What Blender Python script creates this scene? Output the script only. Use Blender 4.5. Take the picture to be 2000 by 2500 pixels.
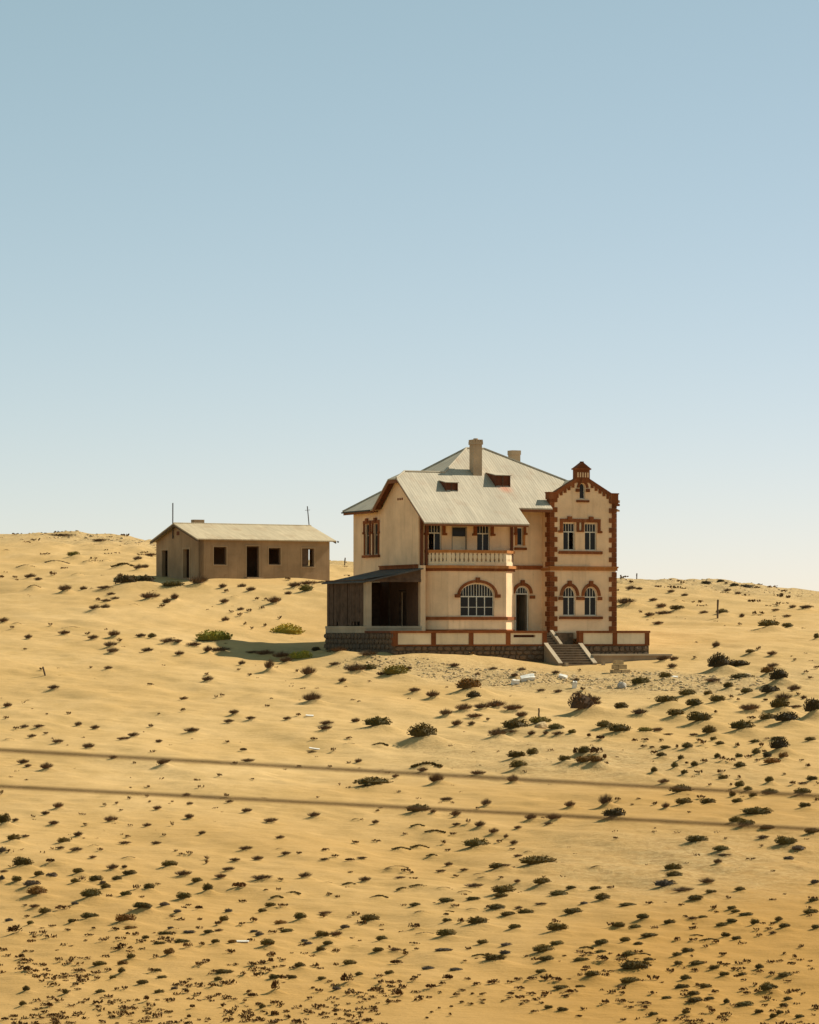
import bpy, bmesh, math, random
import numpy as np
from mathutils import Vector, Matrix
from mathutils.geometry import tessellate_polygon
for o in list(bpy.data.objects): bpy.data.objects.remove(o, do_unlink=True)
scene = bpy.context.scene
COL = scene.collection
R = math.radians
# ---------------------------------------------------------------- camera, sky, sun, exposure
cam_data = bpy.data.cameras.new('camera'); cam = bpy.data.objects.new('camera', cam_data); COL.objects.link(cam)
scene.camera = cam
cam_data.sensor_fit = 'HORIZONTAL'; cam_data.sensor_width = 36.0; cam_data.lens = 136.8
cam_data.shift_y = 0.145
cam_data.clip_start = 0.5; cam_data.clip_end = 12000
cam.location = (0, 0, 0); cam.rotation_euler = (R(90), 0, 0)
cam_data.dof.use_dof = True; cam_data.dof.focus_distance = 190.0; cam_data.dof.aperture_fstop = 11.0

SUN_EL = 43.0; SUN_AZ = 25.0            # azimuth measured from +X (right of frame) towards +Y (away from the camera)
world = bpy.data.worlds.new('World'); scene.world = world; world.use_nodes = True
wn = world.node_tree; bg = wn.nodes['Background']
sky = wn.nodes.new('ShaderNodeTexSky'); sky.sky_type = 'NISHITA'; sky.sun_disc = False
sky.sun_elevation = R(SUN_EL); sky.sun_rotation = R(90-SUN_AZ)
sky.altitude = 0; sky.air_density = 0.66; sky.dust_density = 0.2; sky.ozone_density = 4.0
# the photograph's film grade, applied evenly to the whole sky: softer contrast, less violet
sep = wn.nodes.new('ShaderNodeSeparateColor'); comb = wn.nodes.new('ShaderNodeCombineColor'); wn.links.new(sky.outputs[0], sep.inputs[0])
for ch, (g_, k_) in enumerate(((0.74, 1.90), (0.60, 2.04), (0.80, 1.19))):
    pw = wn.nodes.new('ShaderNodeMath'); pw.operation = 'POWER'; pw.inputs[1].default_value = g_
    ml = wn.nodes.new('ShaderNodeMath'); ml.operation = 'MULTIPLY'; ml.inputs[1].default_value = k_
    wn.links.new(sep.outputs[ch], pw.inputs[0]); wn.links.new(pw.outputs[0], ml.inputs[0]); wn.links.new(ml.outputs[0], comb.inputs[ch])
wn.links.new(comb.outputs[0], bg.inputs['Color'])
bg.inputs['Strength'].default_value = 0.10
sl = bpy.data.lights.new('sun', 'SUN'); sl.energy = 5.0; sl.angle = R(0.53); sl.color = (1.0, 0.91, 0.74)
sun = bpy.data.objects.new('sun', sl); COL.objects.link(sun)
_d = Vector((math.cos(R(SUN_EL))*math.cos(R(SUN_AZ)), math.cos(R(SUN_EL))*math.sin(R(SUN_AZ)), math.sin(R(SUN_EL))))
sun.rotation_euler = _d.to_track_quat('Z', 'Y').to_euler(); sun.location = (60, 230, 80)
vs = scene.view_settings; vs.view_transform = 'Standard'; vs.look = 'None'; vs.gamma = 1.0; vs.exposure = 0.40
vs.use_curve_mapping = False

# ---------------------------------------------------------------- materials
def new_mat(name, rough=0.9, spec=0.2):
    m = bpy.data.materials.new(name); m.use_nodes = True
    b = m.node_tree.nodes['Principled BSDF']; b.inputs['Roughness'].default_value = rough
    b.inputs['Specular IOR Level'].default_value = spec
    return m, m.node_tree, b
def N(nt, t, **kw):
    n = nt.nodes.new(t)
    for k, v in kw.items():
        if k in n.inputs: n.inputs[k].default_value = v
        else: setattr(n, k, v)
    return n
def ramp(nt, fac, stops):
    r = nt.nodes.new('ShaderNodeValToRGB'); e = r.color_ramp.elements
    while len(e) < len(stops): e.new(0.5)
    for i, (p, c) in enumerate(stops):
        e[i].position = p; e[i].color = (c, c, c, 1) if not isinstance(c, tuple) else (*c, 1)
    nt.links.new(fac, r.inputs['Fac']); return r.outputs['Color']
def mix(nt, fac, a, b, mode='MIX'):
    n = nt.nodes.new('ShaderNodeMix'); n.data_type = 'RGBA'; n.blend_type = mode
    for sock, v in ((n.inputs[0], fac), (n.inputs[6], a), (n.inputs[7], b)):
        if hasattr(v, 'links'): nt.links.new(v, sock)
        elif isinstance(v, tuple): sock.default_value = (*v, 1)
        else: sock.default_value = v
    return n.outputs[2]
def coords(nt, scale=(1, 1, 1)):
    tc = nt.nodes.new('ShaderNodeTexCoord'); mp = nt.nodes.new('ShaderNodeMapping'); mp.inputs['Scale'].default_value = scale
    nt.links.new(tc.outputs['Object'], mp.inputs['Vector']); return mp.outputs[0]
def noise(nt, vec, scale, detail=4, rough=0.55):
    n = nt.nodes.new('ShaderNodeTexNoise'); n.inputs['Scale'].default_value = scale; n.inputs['Detail'].default_value = detail
    n.inputs['Roughness'].default_value = rough; nt.links.new(vec, n.inputs['Vector']); return n.outputs['Fac']
def bump(nt, b, h, strength, dist):
    n = nt.nodes.new('ShaderNodeBump'); n.inputs['Strength'].default_value = strength; n.inputs['Distance'].default_value = dist
    nt.links.new(h, n.inputs['Height']); nt.links.new(n.outputs[0], b.inputs['Normal'])
def sc(c, k): return tuple(min(1.0, v*k) for v in c)
def plaster(name, col, lo=0.78, hi=1.12, streak=0.25, dirt=(0.30, 0.20, 0.11), rough=0.92, scar=0.0, objvar=0.0):
    m, nt, b = new_mat(name, rough)
    v = coords(nt); a = noise(nt, v, 0.55, 5, 0.6)
    c = mix(nt, ramp(nt, a, [(0.3, 0.0), (0.7, 1.0)]), sc(col, lo), sc(col, hi))
    v2 = coords(nt, (2.2, 2.2, 0.16)); s = noise(nt, v2, 1.6, 4, 0.6)
    f = ramp(nt, s, [(0.52, 0.0), (0.78, streak)])
    c = mix(nt, f, c, dirt)
    v3 = coords(nt); p = noise(nt, v3, 3.3, 6, 0.7)
    c = mix(nt, ramp(nt, p, [(0.60, 0.0), (0.80, streak*0.9)]), c, sc(dirt, 1.4))
    if scar:                                  # plaster fallen away in ragged patches
        d1 = noise(nt, v3, 0.75, 8, 0.72); c = mix(nt, ramp(nt, d1, [(0.655, 0.0), (0.675, scar)]), c, sc(dirt, 1.15))
    if objvar:
        oi = nt.nodes.new('ShaderNodeObjectInfo'); c = mix(nt, 1.0, c, ramp(nt, oi.outputs['Random'], [(0.0, 1-objvar), (1.0, 1+objvar)]), 'MULTIPLY')
    nt.links.new(c, b.inputs['Base Color'])
    bump(nt, b, noise(nt, v, 9.0, 6, 0.65), 0.5, 0.03)
    return m
def plain(name, col, rough=0.85, spec=0.2, var=0.2, scale=2.0):
    m, nt, b = new_mat(name, rough, spec)
    v = coords(nt); a = noise(nt, v, scale, 5, 0.6)
    c = mix(nt, ramp(nt, a, [(0.3, 0.0), (0.7, 1.0)]), sc(col, 1-var), sc(col, 1+var))
    nt.links.new(c, b.inputs['Base Color']); bump(nt, b, noise(nt, v, scale*5, 4, 0.6), 0.4, 0.02)
    return m
def sheet_roof(name, col, axis='X', rust=(0.28, 0.13, 0.06), rustamt=0.3, stain=None):
    m, nt, b = new_mat(name, 0.75, 0.25)
    tc = nt.nodes.new('ShaderNodeTexCoord'); sp = nt.nodes.new('ShaderNodeSeparateXYZ'); nt.links.new(tc.outputs['Object'], sp.inputs[0])
    along = sp.outputs[0] if axis == 'X' else sp.outputs[1]; up = sp.outputs[1] if axis == 'X' else sp.outputs[0]
    def m1(op, a, k):
        n = nt.nodes.new('ShaderNodeMath'); n.operation = op; nt.links.new(a, n.inputs[0])
        if hasattr(k, 'links'): nt.links.new(k, n.inputs[1])
        else: n.inputs[1].default_value = k
        return n.outputs[0]
    row = m1('FLOOR', m1('DIVIDE', up, 2.3), 0)
    cellu = m1('FLOOR', m1('DIVIDE', m1('ADD', along, m1('MULTIPLY', row, 0.37)), 0.76), 0)
    cb = nt.nodes.new('ShaderNodeCombineXYZ'); nt.links.new(cellu, cb.inputs[0]); nt.links.new(row, cb.inputs[1])
    wnz = nt.nodes.new('ShaderNodeTexWhiteNoise'); wnz.noise_dimensions = '2D'; nt.links.new(cb.outputs[0], wnz.inputs['Vector'])
    c = mix(nt, wnz.outputs['Value'], sc(col, 0.93), sc(col, 1.06))
    vec = coords(nt, (3.0, 0.35, 0.35) if axis == 'X' else (0.35, 3.0, 0.35))
    s = noise(nt, vec, 1.5, 5, 0.65)
    c = mix(nt, ramp(nt, s, [(0.38, 0.0), (0.64, 0.5)]), c, sc(col, 0.6))
    v3 = coords(nt); p = noise(nt, v3, 0.8, 5, 0.65)
    c = mix(nt, ramp(nt, p, [(0.53, 0.0), (0.72, rustamt)]), c, rust)
    if stain:
        dist = nt.nodes.new('ShaderNodeVectorMath'); dist.operation = 'DISTANCE'
        nt.links.new(tc.outputs['Object'], dist.inputs[0]); dist.inputs[1].default_value = stain
        f = ramp(nt, m1('ADD', dist.outputs['Value'], m1('MULTIPLY', p, 0.6)), [(0.45, 0.55), (0.98, 0.0)])
        c = mix(nt, f, c, (0.50, 0.14, 0.06))
    nt.links.new(c, b.inputs['Base Color'])
    w = m1('SINE', m1('MULTIPLY', along, 2*math.pi/0.19), 0)
    bump(nt, b, w, 0.16, 0.02)
    return m
M = {}
M['plaster'] = plaster('peach plaster', (0.80, 0.565, 0.345), 0.80, 1.1, 0.36, scar=0.42)
M['cream'] = plaster('cream plaster', (0.74, 0.60, 0.40), streak=0.3)
M['trim'] = plaster('red brown trim paint', (0.20, 0.062, 0.018), 0.65, 1.3, 0.3, (0.42, 0.24, 0.12), objvar=0.22)
M['trim_pale'] = plaster('faded orange trim paint', (0.42, 0.17, 0.05), 0.8, 1.15, 0.4, (0.55, 0.38, 0.2), objvar=0.1)
M['roofx'] = sheet_roof('weathered sheet roof', (0.46, 0.395, 0.29), 'X', stain=(6.95, 1.35, 9.3))
M['roofy'] = sheet_roof('weathered sheet roof side', (0.46, 0.395, 0.29), 'Y')
M['dimwall'] = plaster('smoke dark brown wall wash', (0.19, 0.108, 0.064), 0.7, 1.2, 0.2, (0.07, 0.05, 0.04))  # brown with the dimness of veranda and hut interior painted into the colour
M['tar'] = plain('dark tarred sheeting', (0.085, 0.075, 0.065), 0.8, 0.2, 0.3, 1.5)  # shade on the veranda roof painted in as a dark colour
M['soffit'] = plain('red brown timber', (0.13, 0.045, 0.02), 0.8)
M['bargeboard'] = plain('brown painted board', (0.20, 0.075, 0.03), 0.8)
M['frame'] = plain('white window paint', (0.62, 0.58, 0.48), 0.6, 0.3, 0.12)
M['framedark'] = plain('weathered frame paint', (0.26, 0.21, 0.15), 0.7, 0.3, 0.2)
m, nt, b = new_mat('dark window glass', 0.3, 0.22); b.inputs['Base Color'].default_value = (0.014, 0.013, 0.012, 1); M['glass'] = m
M['wood'] = plain('dark weathered boards', (0.105, 0.068, 0.045), 0.9, 0.1, 0.35, 3.0)
M['oldwood'] = plain('grey brown timber', (0.12, 0.085, 0.055), 0.9, 0.1, 0.3, 3.0)
M['stone'] = plain('brown field stone', (0.15, 0.10, 0.062), 0.95, 0.1, 0.4, 3.5)
M['stone_b'] = plain('grey field stone', (0.12, 0.085, 0.058), 0.95, 0.1, 0.4, 3.0)
M['mortar'] = plain('dark mortar', (0.115, 0.078, 0.048), 0.95, 0.1, 0.3, 4.0)
M['concrete'] = plaster('worn concrete', (0.42, 0.33, 0.22), 0.75, 1.15, 0.3, (0.25, 0.17, 0.1))
M['step'] = plaster('worn steps', (0.30, 0.22, 0.14), 0.75, 1.2, 0.35, (0.16, 0.11, 0.07))
M['chimney'] = plaster('chimney plaster', (0.45, 0.33, 0.21), 0.8, 1.15, 0.3)
M['mud'] = plaster('brown mud plaster', (0.33, 0.222, 0.125), 0.72, 1.18, 0.5, (0.22, 0.135, 0.075), scar=0.5)
M['mudlight'] = plaster('pale mud plaster', (0.37, 0.255, 0.15), 0.8, 1.1, 0.2)
M['hutroof'] = sheet_roof('sandy hut roof', (0.46, 0.37, 0.235), 'X', rust=(0.30, 0.20, 0.11), rustamt=0.6)
M['iron'] = plain('dark iron', (0.05, 0.042, 0.035), 0.7, 0.3, 0.2)
M['white'] = plain('bleached white board', (0.70, 0.66, 0.58), 0.8, 0.2, 0.2)
M['boulder'] = plain('pale sandstone', (0.48, 0.345, 0.185), 0.95, 0.1, 0.25, 3.0)
M['boulder_grey'] = plain('grey boulder', (0.40, 0.36, 0.30), 0.95, 0.1, 0.3, 3.0)
M['cable'] = plain('rusty wire', (0.10, 0.055, 0.022), 0.8, 0.2, 0.1)
# foliage: one material, tinted by each plant's own colour and by each leaf's own shade
def foliage(name, obj_tint=True, col=(0.05, 0.05, 0.02)):
    m, nt, b = new_mat(name, 0.75, 0.15)
    at = nt.nodes.new('ShaderNodeAttribute'); at.attribute_name = 'leaf'
    if obj_tint:
        oi = nt.nodes.new('ShaderNodeObjectInfo'); base = oi.outputs['Color']
    else:
        base = col
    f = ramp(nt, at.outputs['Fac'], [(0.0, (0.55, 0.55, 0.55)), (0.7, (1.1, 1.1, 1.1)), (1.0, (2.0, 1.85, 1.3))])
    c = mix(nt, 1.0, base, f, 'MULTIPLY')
    nt.links.new(c, b.inputs['Base Color'])
    return m
M['leaf'] = foliage('desert foliage'); M['leaf_stuff'] = foliage('desert sprig foliage', False, (0.155, 0.082, 0.026))
# sand, with stony patches that lie where the rubble lies
def sand():
    m, nt, b = new_mat('dune sand', 0.95, 0.12)
    v = coords(nt)
    big = noise(nt, v, 0.09, 4, 0.55); mid = noise(nt, v, 0.7, 5, 0.6); fine = noise(nt, v, 7.0, 4, 0.7)
    c = mix(nt, ramp(nt, big, [(0.3, 0.0), (0.7, 1.0)]), (0.48, 0.303, 0.116), (0.56, 0.376, 0.168))
    vs_ = coords(nt, (1.0, 0.45, 1.0)); stk = noise(nt, vs_, 0.45, 5, 0.65)
    c = mix(nt, ramp(nt, stk, [(0.42, 0.0), (0.68, 0.55)]), c, (0.40, 0.255, 0.09))
    c = mix(nt, ramp(nt, mid, [(0.40, 0.0), (0.75, 0.45)]), c, (0.43, 0.28, 0.105))
    c = mix(nt, ramp(nt, fine, [(0.45, 0.0), (0.8, 0.4)]), c, (0.34, 0.215, 0.085))
    co_ = nt.nodes.new('ShaderNodeAttribute'); co_.attribute_name = 'coarse'      # browner towards the near and right-hand slope
    c = mix(nt, co_.outputs['Fac'], c, (0.36, 0.196, 0.050))
    grit = noise(nt, v, 16.0, 2, 0.5); c = mix(nt, ramp(nt, grit, [(0.63, 0.0), (0.72, 0.4)]), c, (0.20, 0.12, 0.05))
    at = nt.nodes.new('ShaderNodeAttribute'); at.attribute_name = 'stony'
    sepm = nt.nodes.new('ShaderNodeMath'); sepm.operation = 'MULTIPLY'; nt.links.new(at.outputs['Fac'], sepm.inputs[0])
    nt.links.new(ramp(nt, mid, [(0.30, 0.45), (0.65, 1.0)]), sepm.inputs[1])
    g1 = noise(nt, v, 3.2, 6, 0.75); vo = nt.nodes.new('ShaderNodeTexVoronoi'); vo.inputs['Scale'].default_value = 4.5
    nt.links.new(v, vo.inputs['Vector'])
    gc = mix(nt, ramp(nt, g1, [(0.35, 0.0), (0.62, 1.0)]), (0.28, 0.18, 0.075), (0.52, 0.375, 0.18))
    gc = mix(nt, ramp(nt, vo.outputs['Color'], [(0.55, 0.0), (0.9, 0.6)]), gc, (0.22, 0.135, 0.06))
    c = mix(nt, sepm.outputs[0], c, gc)
    nt.links.new(c, b.inputs['Base Color'])
    # relief: wind grain everywhere, pebbles in the stony patches
    vr = coords(nt, (0.9, 2.2, 1.0)); rip = noise(nt, vr, 2.0, 5, 0.6)
    peb = nt.nodes.new('ShaderNodeMath'); peb.operation = 'MULTIPLY'; nt.links.new(g1, peb.inputs[0]); nt.links.new(sepm.outputs[0], peb.inputs[1])
    peb2 = nt.nodes.new('ShaderNodeMath'); peb2.operation = 'MULTIPLY'; nt.links.new(peb.outputs[0], peb2.inputs[0]); peb2.inputs[1].default_value = 2.2
    hsum = nt.nodes.new('ShaderNodeMath'); hsum.operation = 'ADD'; nt.links.new(rip, hsum.inputs[0]); nt.links.new(peb2.outputs[0], hsum.inputs[1])
    h2 = nt.nodes.new('ShaderNodeMath'); h2.operation = 'MULTIPLY_ADD'; nt.links.new(fine, h2.inputs[0]); h2.inputs[1].default_value = 0.22; nt.links.new(hsum.outputs[0], h2.inputs[2])
    bump(nt, b, h2.outputs[0], 0.55, 0.10)
    return m
M['sand'] = sand()

# ---------------------------------------------------------------- mesh helpers
class MB:
    def __init__(self): self.v = []; self.f = []
    def face_solid(self, verts, faces):
        k = len(self.v); self.v += [tuple(p) for p in verts]; self.f += [tuple(i+k for i in f) for f in faces]; return self
    def box(self, x0, x1, y0, y1, z0, z1):
        return self.face_solid([(x0,y0,z0),(x1,y0,z0),(x1,y1,z0),(x0,y1,z0),(x0,y0,z1),(x1,y0,z1),(x1,y1,z1),(x0,y1,z1)],
            [(3,2,1,0),(4,5,6,7),(0,1,5,4),(1,2,6,5),(2,3,7,6),(3,0,4,7)])
    def prism(self, poly, vec):           # any planar 3D polygon swept by vec
        n = len(poly); vec = Vector(vec); P = [Vector(p) for p in poly]
        return self.face_solid(P + [p+vec for p in P], [tuple(range(n-1, -1, -1)), tuple(range(n, 2*n))] + [(i, (i+1) % n, n+(i+1) % n, n+i) for i in range(n)])
    def tube(self, pts, r, n=6, cap=True):
        P = [Vector(p) for p in pts]; rings = []; k = len(self.v)
        for i, p in enumerate(P):
            t = (P[min(i+1, len(P)-1)] - P[max(i-1, 0)]).normalized()
            a = t.cross(Vector((0, 0, 1)) if abs(t.z) < 0.9 else Vector((1, 0, 0))).normalized(); c = t.cross(a)
            rr = r[i] if isinstance(r, (list, tuple)) else r
            for j in range(n):
                q = 2*math.pi*j/n; self.v.append(tuple(p + a*rr*math.cos(q) + c*rr*math.sin(q)))
        for i in range(len(P)-1):
            for j in range(n): self.f.append((k+i*n+j, k+i*n+(j+1) % n, k+(i+1)*n+(j+1) % n, k+(i+1)*n+j))
        if cap:
            self.f.append(tuple(k+j for j in range(n-1, -1, -1))); self.f.append(tuple(k+(len(P)-1)*n+j for j in range(n)))
        return self
    def mesh(self, name):
        me = bpy.data.meshes.new(name); me.from_pydata(self.v, [], self.f)
        bm = bmesh.new(); bm.from_mesh(me); bmesh.ops.recalc_face_normals(bm, faces=bm.faces); bm.to_mesh(me); bm.free()
        return me
    def build(self, name, mat, parent=None, label=None):
        me = self.mesh(name); me.materials.append(M[mat]); o = bpy.data.objects.new(name, me); COL.objects.link(o)
        if parent is not None: o.parent = parent
        if label: o['label'] = label
        return o
class Frame:                               # a wall plane: p0 + e*a along, z = b up, d outwards
    def __init__(self, p0, e):
        self.p = p0; l = math.hypot(*e); self.e = (e[0]/l, e[1]/l); self.n = (self.e[1], -self.e[0])
    def pt(self, a, b, d=0.0): return Vector((self.p[0]+self.e[0]*a+self.n[0]*d, self.p[1]+self.e[1]*a+self.n[1]*d, b))
def fslab(mb, fr, outer, holes, d0, d1):   # flat slab with holes, outline given in (a, b)
    loops = [outer] + list(holes); flat = [p for l in loops for p in l]; n = len(flat); k = len(mb.v)
    tris = tessellate_polygon([[Vector((a, b, 0)) for a, b in l] for l in loops])
    mb.v += [tuple(fr.pt(a, b, d1)) for a, b in flat] + [tuple(fr.pt(a, b, d0)) for a, b in flat]
    for t in tris:
        mb.f.append(tuple(k+i for i in t)); mb.f.append(tuple(k+n+i for i in reversed(t)))
    s = 0
    for l in loops:
        for i in range(len(l)):
            j = (i+1) % len(l); mb.f.append((k+s+i, k+s+j, k+n+s+j, k+n+s+i))
        s += len(l)
    return mb
def fbox(mb, fr, a0, a1, b0, b1, d0, d1):
    return mb.prism([fr.pt(a0, b0, d0), fr.pt(a1, b0, d0), fr.pt(a1, b1, d0), fr.pt(a0, b1, d0)], (fr.n[0]*(d1-d0), fr.n[1]*(d1-d0), 0))
def rect(a0, a1, b0, b1): return [(a0, b0), (a1, b0), (a1, b1), (a0, b1)]
def arch_top(ac, w, bs, rise):
    def t(a):
        q = max(-1.0, min(1.0, 2*(a-ac)/w)); return bs + rise*math.sqrt(max(0.0, 1-q*q))
    return t
def opening(ac, w, b0, bs, rise=0.0, n=10):
    pts = [(ac-w/2, b0), (ac+w/2, b0)]
    if rise <= 0: return pts + [(ac+w/2, bs), (ac-w/2, bs)]
    return pts + [(ac+w/2*math.cos(math.pi*i/n), bs+rise*math.sin(math.pi*i/n)) for i in range(n+1)]
def empty(name, loc, rz, label, cat, group=None):
    o = bpy.data.objects.new(name, None); COL.objects.link(o); o.location = loc; o.rotation_euler = (0, 0, rz)
    o['label'] = label; o['category'] = cat
    if group: o['group'] = group
    return o
def tag(o, label, cat, group=None, kind=None):
    o['label'] = label; o['category'] = cat
    if group: o['group'] = group
    if kind: o['kind'] = kind
    return o
# ---------------------------------------------------------------- terrain (metres; camera eye level is z = 0)
def _hash(ix, iy, seed):
    h = (ix.astype(np.int64) * 374761393 + iy.astype(np.int64) * 668265263 + seed * 982451653) & 0x7fffffff
    h = ((h ^ (h >> 13)) * 1274126177) & 0x7fffffff
    h = (h ^ (h >> 16)) & 0xffff
    return h / 65535.0
def vnoise(x, y, seed):
    ix = np.floor(x); iy = np.floor(y); fx = x - ix; fy = y - iy
    fx = fx*fx*fx*(fx*(fx*6-15)+10); fy = fy*fy*fy*(fy*(fy*6-15)+10)
    a = _hash(ix, iy, seed); b = _hash(ix+1, iy, seed); c = _hash(ix, iy+1, seed); d = _hash(ix+1, iy+1, seed)
    return (a*(1-fx)+b*fx)*(1-fy) + (c*(1-fx)+d*fx)*fy - 0.5
T_AZ = np.array([-600, 0, 400, 700, 850, 1000, 1150, 1400, 1550, 1720, 1850, 2000, 2600], float)
T_LV = [
 (0,   [-1.7]*13), (20, [-4.6]*13), (40, [-9.2]*13), (60, [-12.4]*13), (80, [-12.7]*13),
 (95,  [-12.0]*13), (120, [-9.7]*13), (145, [-7.2]*13), (170, [-4.55]*13),
 (186, [-2.4,-2.4,-2.6,-2.85,-3.0,-3.0,-3.1,-3.3,-3.3,-3.2,-3.05,-2.9,-2.8]),
 (194, [-1.35,-1.4,-1.55,-1.75,-1.9,-1.85,-2.05,-2.5,-2.5,-2.45,-2.3,-2.1,-2.0]),
 (204, [0.0,-0.2,-0.8,-1.3,-1.4,-1.4,-1.5,-1.7,-1.6,-1.3,-1.1,-0.9,-0.8]),
 (215, [1.1,0.9,0.45,0.0,0.0,0.1,0.0,-0.1,-0.1,0.0,0.1,0.2,0.2]),
 (240, [3.5,3.6,3.85,3.85,3.6,3.2,2.6,1.9,1.7,1.7,1.6,1.4,1.2]),
 (270, [6.4,6.3,6.2,5.4,4.7,4.2,3.8,3.3,3.3,3.4,3.0,2.4,1.6]),
 (310, [10.0,9.75,9.2,7.4,6.75,6.2,5.7,5.15,5.0,5.2,4.4,3.6,2.4]),
 (345, [9.6,9.3,8.8,7.0,6.3,5.7,5.2,4.6,4.4,4.4,3.8,3.0,1.8]),
 (450, [4.0]*13), (1000, [-6.0]*13), (6000, [-60.0]*13)]
_ty = np.concatenate([np.arange(0, 460, 1.5), np.array([520, 600, 800, 1000, 2000, 4000, 6000.])])
_tp = np.arange(-600, 2601, 25.0)
_t = np.zeros((len(_ty), len(_tp)))
_lv = np.array([np.interp(_tp, T_AZ, r[1]) for r in T_LV])
for _j in range(len(_tp)):
    _t[:, _j] = np.interp(_ty, [r[0] for r in T_LV], _lv[:, _j])
_k = np.exp(-0.5*(np.arange(-9, 10)/3.6)**2); _k /= _k.sum()
_n = 305
_pad = np.pad(_t, ((9, 9), (0, 0)), mode='edge')
_s = sum(_k[i]*_pad[i:i+len(_ty)] for i in range(19))
_t[8:_n] = _s[8:_n]
_pad = np.pad(_t, ((0, 0), (9, 9)), mode='edge')
_t = sum(_k[i]*_pad[:, i:i+len(_tp)] for i in range(19))
def zsmooth(x, y):
    x = np.asarray(x, float); y = np.asarray(y, float)
    az = np.clip(1000 + 7600*x/np.maximum(y, 30.0), -599, 2599)
    yi = np.interp(np.clip(y, 0, 5999), _ty, np.arange(len(_ty)))
    i = np.minimum(yi.astype(int), len(_ty)-2); f = yi - i
    pj = (az+600)/25.0; j = np.minimum(pj.astype(int), len(_tp)-2); g = pj - j
    return (_t[i, j]*(1-g)+_t[i, j+1]*g)*(1-f) + (_t[i+1, j]*(1-g)+_t[i+1, j+1]*g)*f
def zbase(x, y):
    x = np.asarray(x, float); y = np.asarray(y, float)
    z = zsmooth(x, y)
    near = np.clip((y-88)/15.0, 0, 1)
    hx = np.exp(-(((x-4)/13.0)**4 + ((y-203)/12.0)**4)) ; hy = np.exp(-(((x+12)/11.0)**4 + ((y-245)/9.0)**4))
    calm = 1 - np.clip(hx+hy, 0, 1)*0.9
    # dunes: gentle swells, streaked by a wind that blows along the slope
    d = 0.62*vnoise(x/17.0+3.1, y/26.0, 1) + 0.34*vnoise((x+0.5*y)/6.5, y/11.0, 2) + 0.24*vnoise((x+0.7*y)/2.4, y/3.6, 3)
    d += 0.09*vnoise((x+0.8*y)/0.9, (y-0.2*x)/0.75, 4)
    far = np.clip((y-250)/40.0, 0, 1)
    d += far*(0.5*vnoise(x/3.0, y/7.0, 5) + 0.28*vnoise(x/1.1, y/2.5, 6))
    return z + d*near*calm
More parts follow.
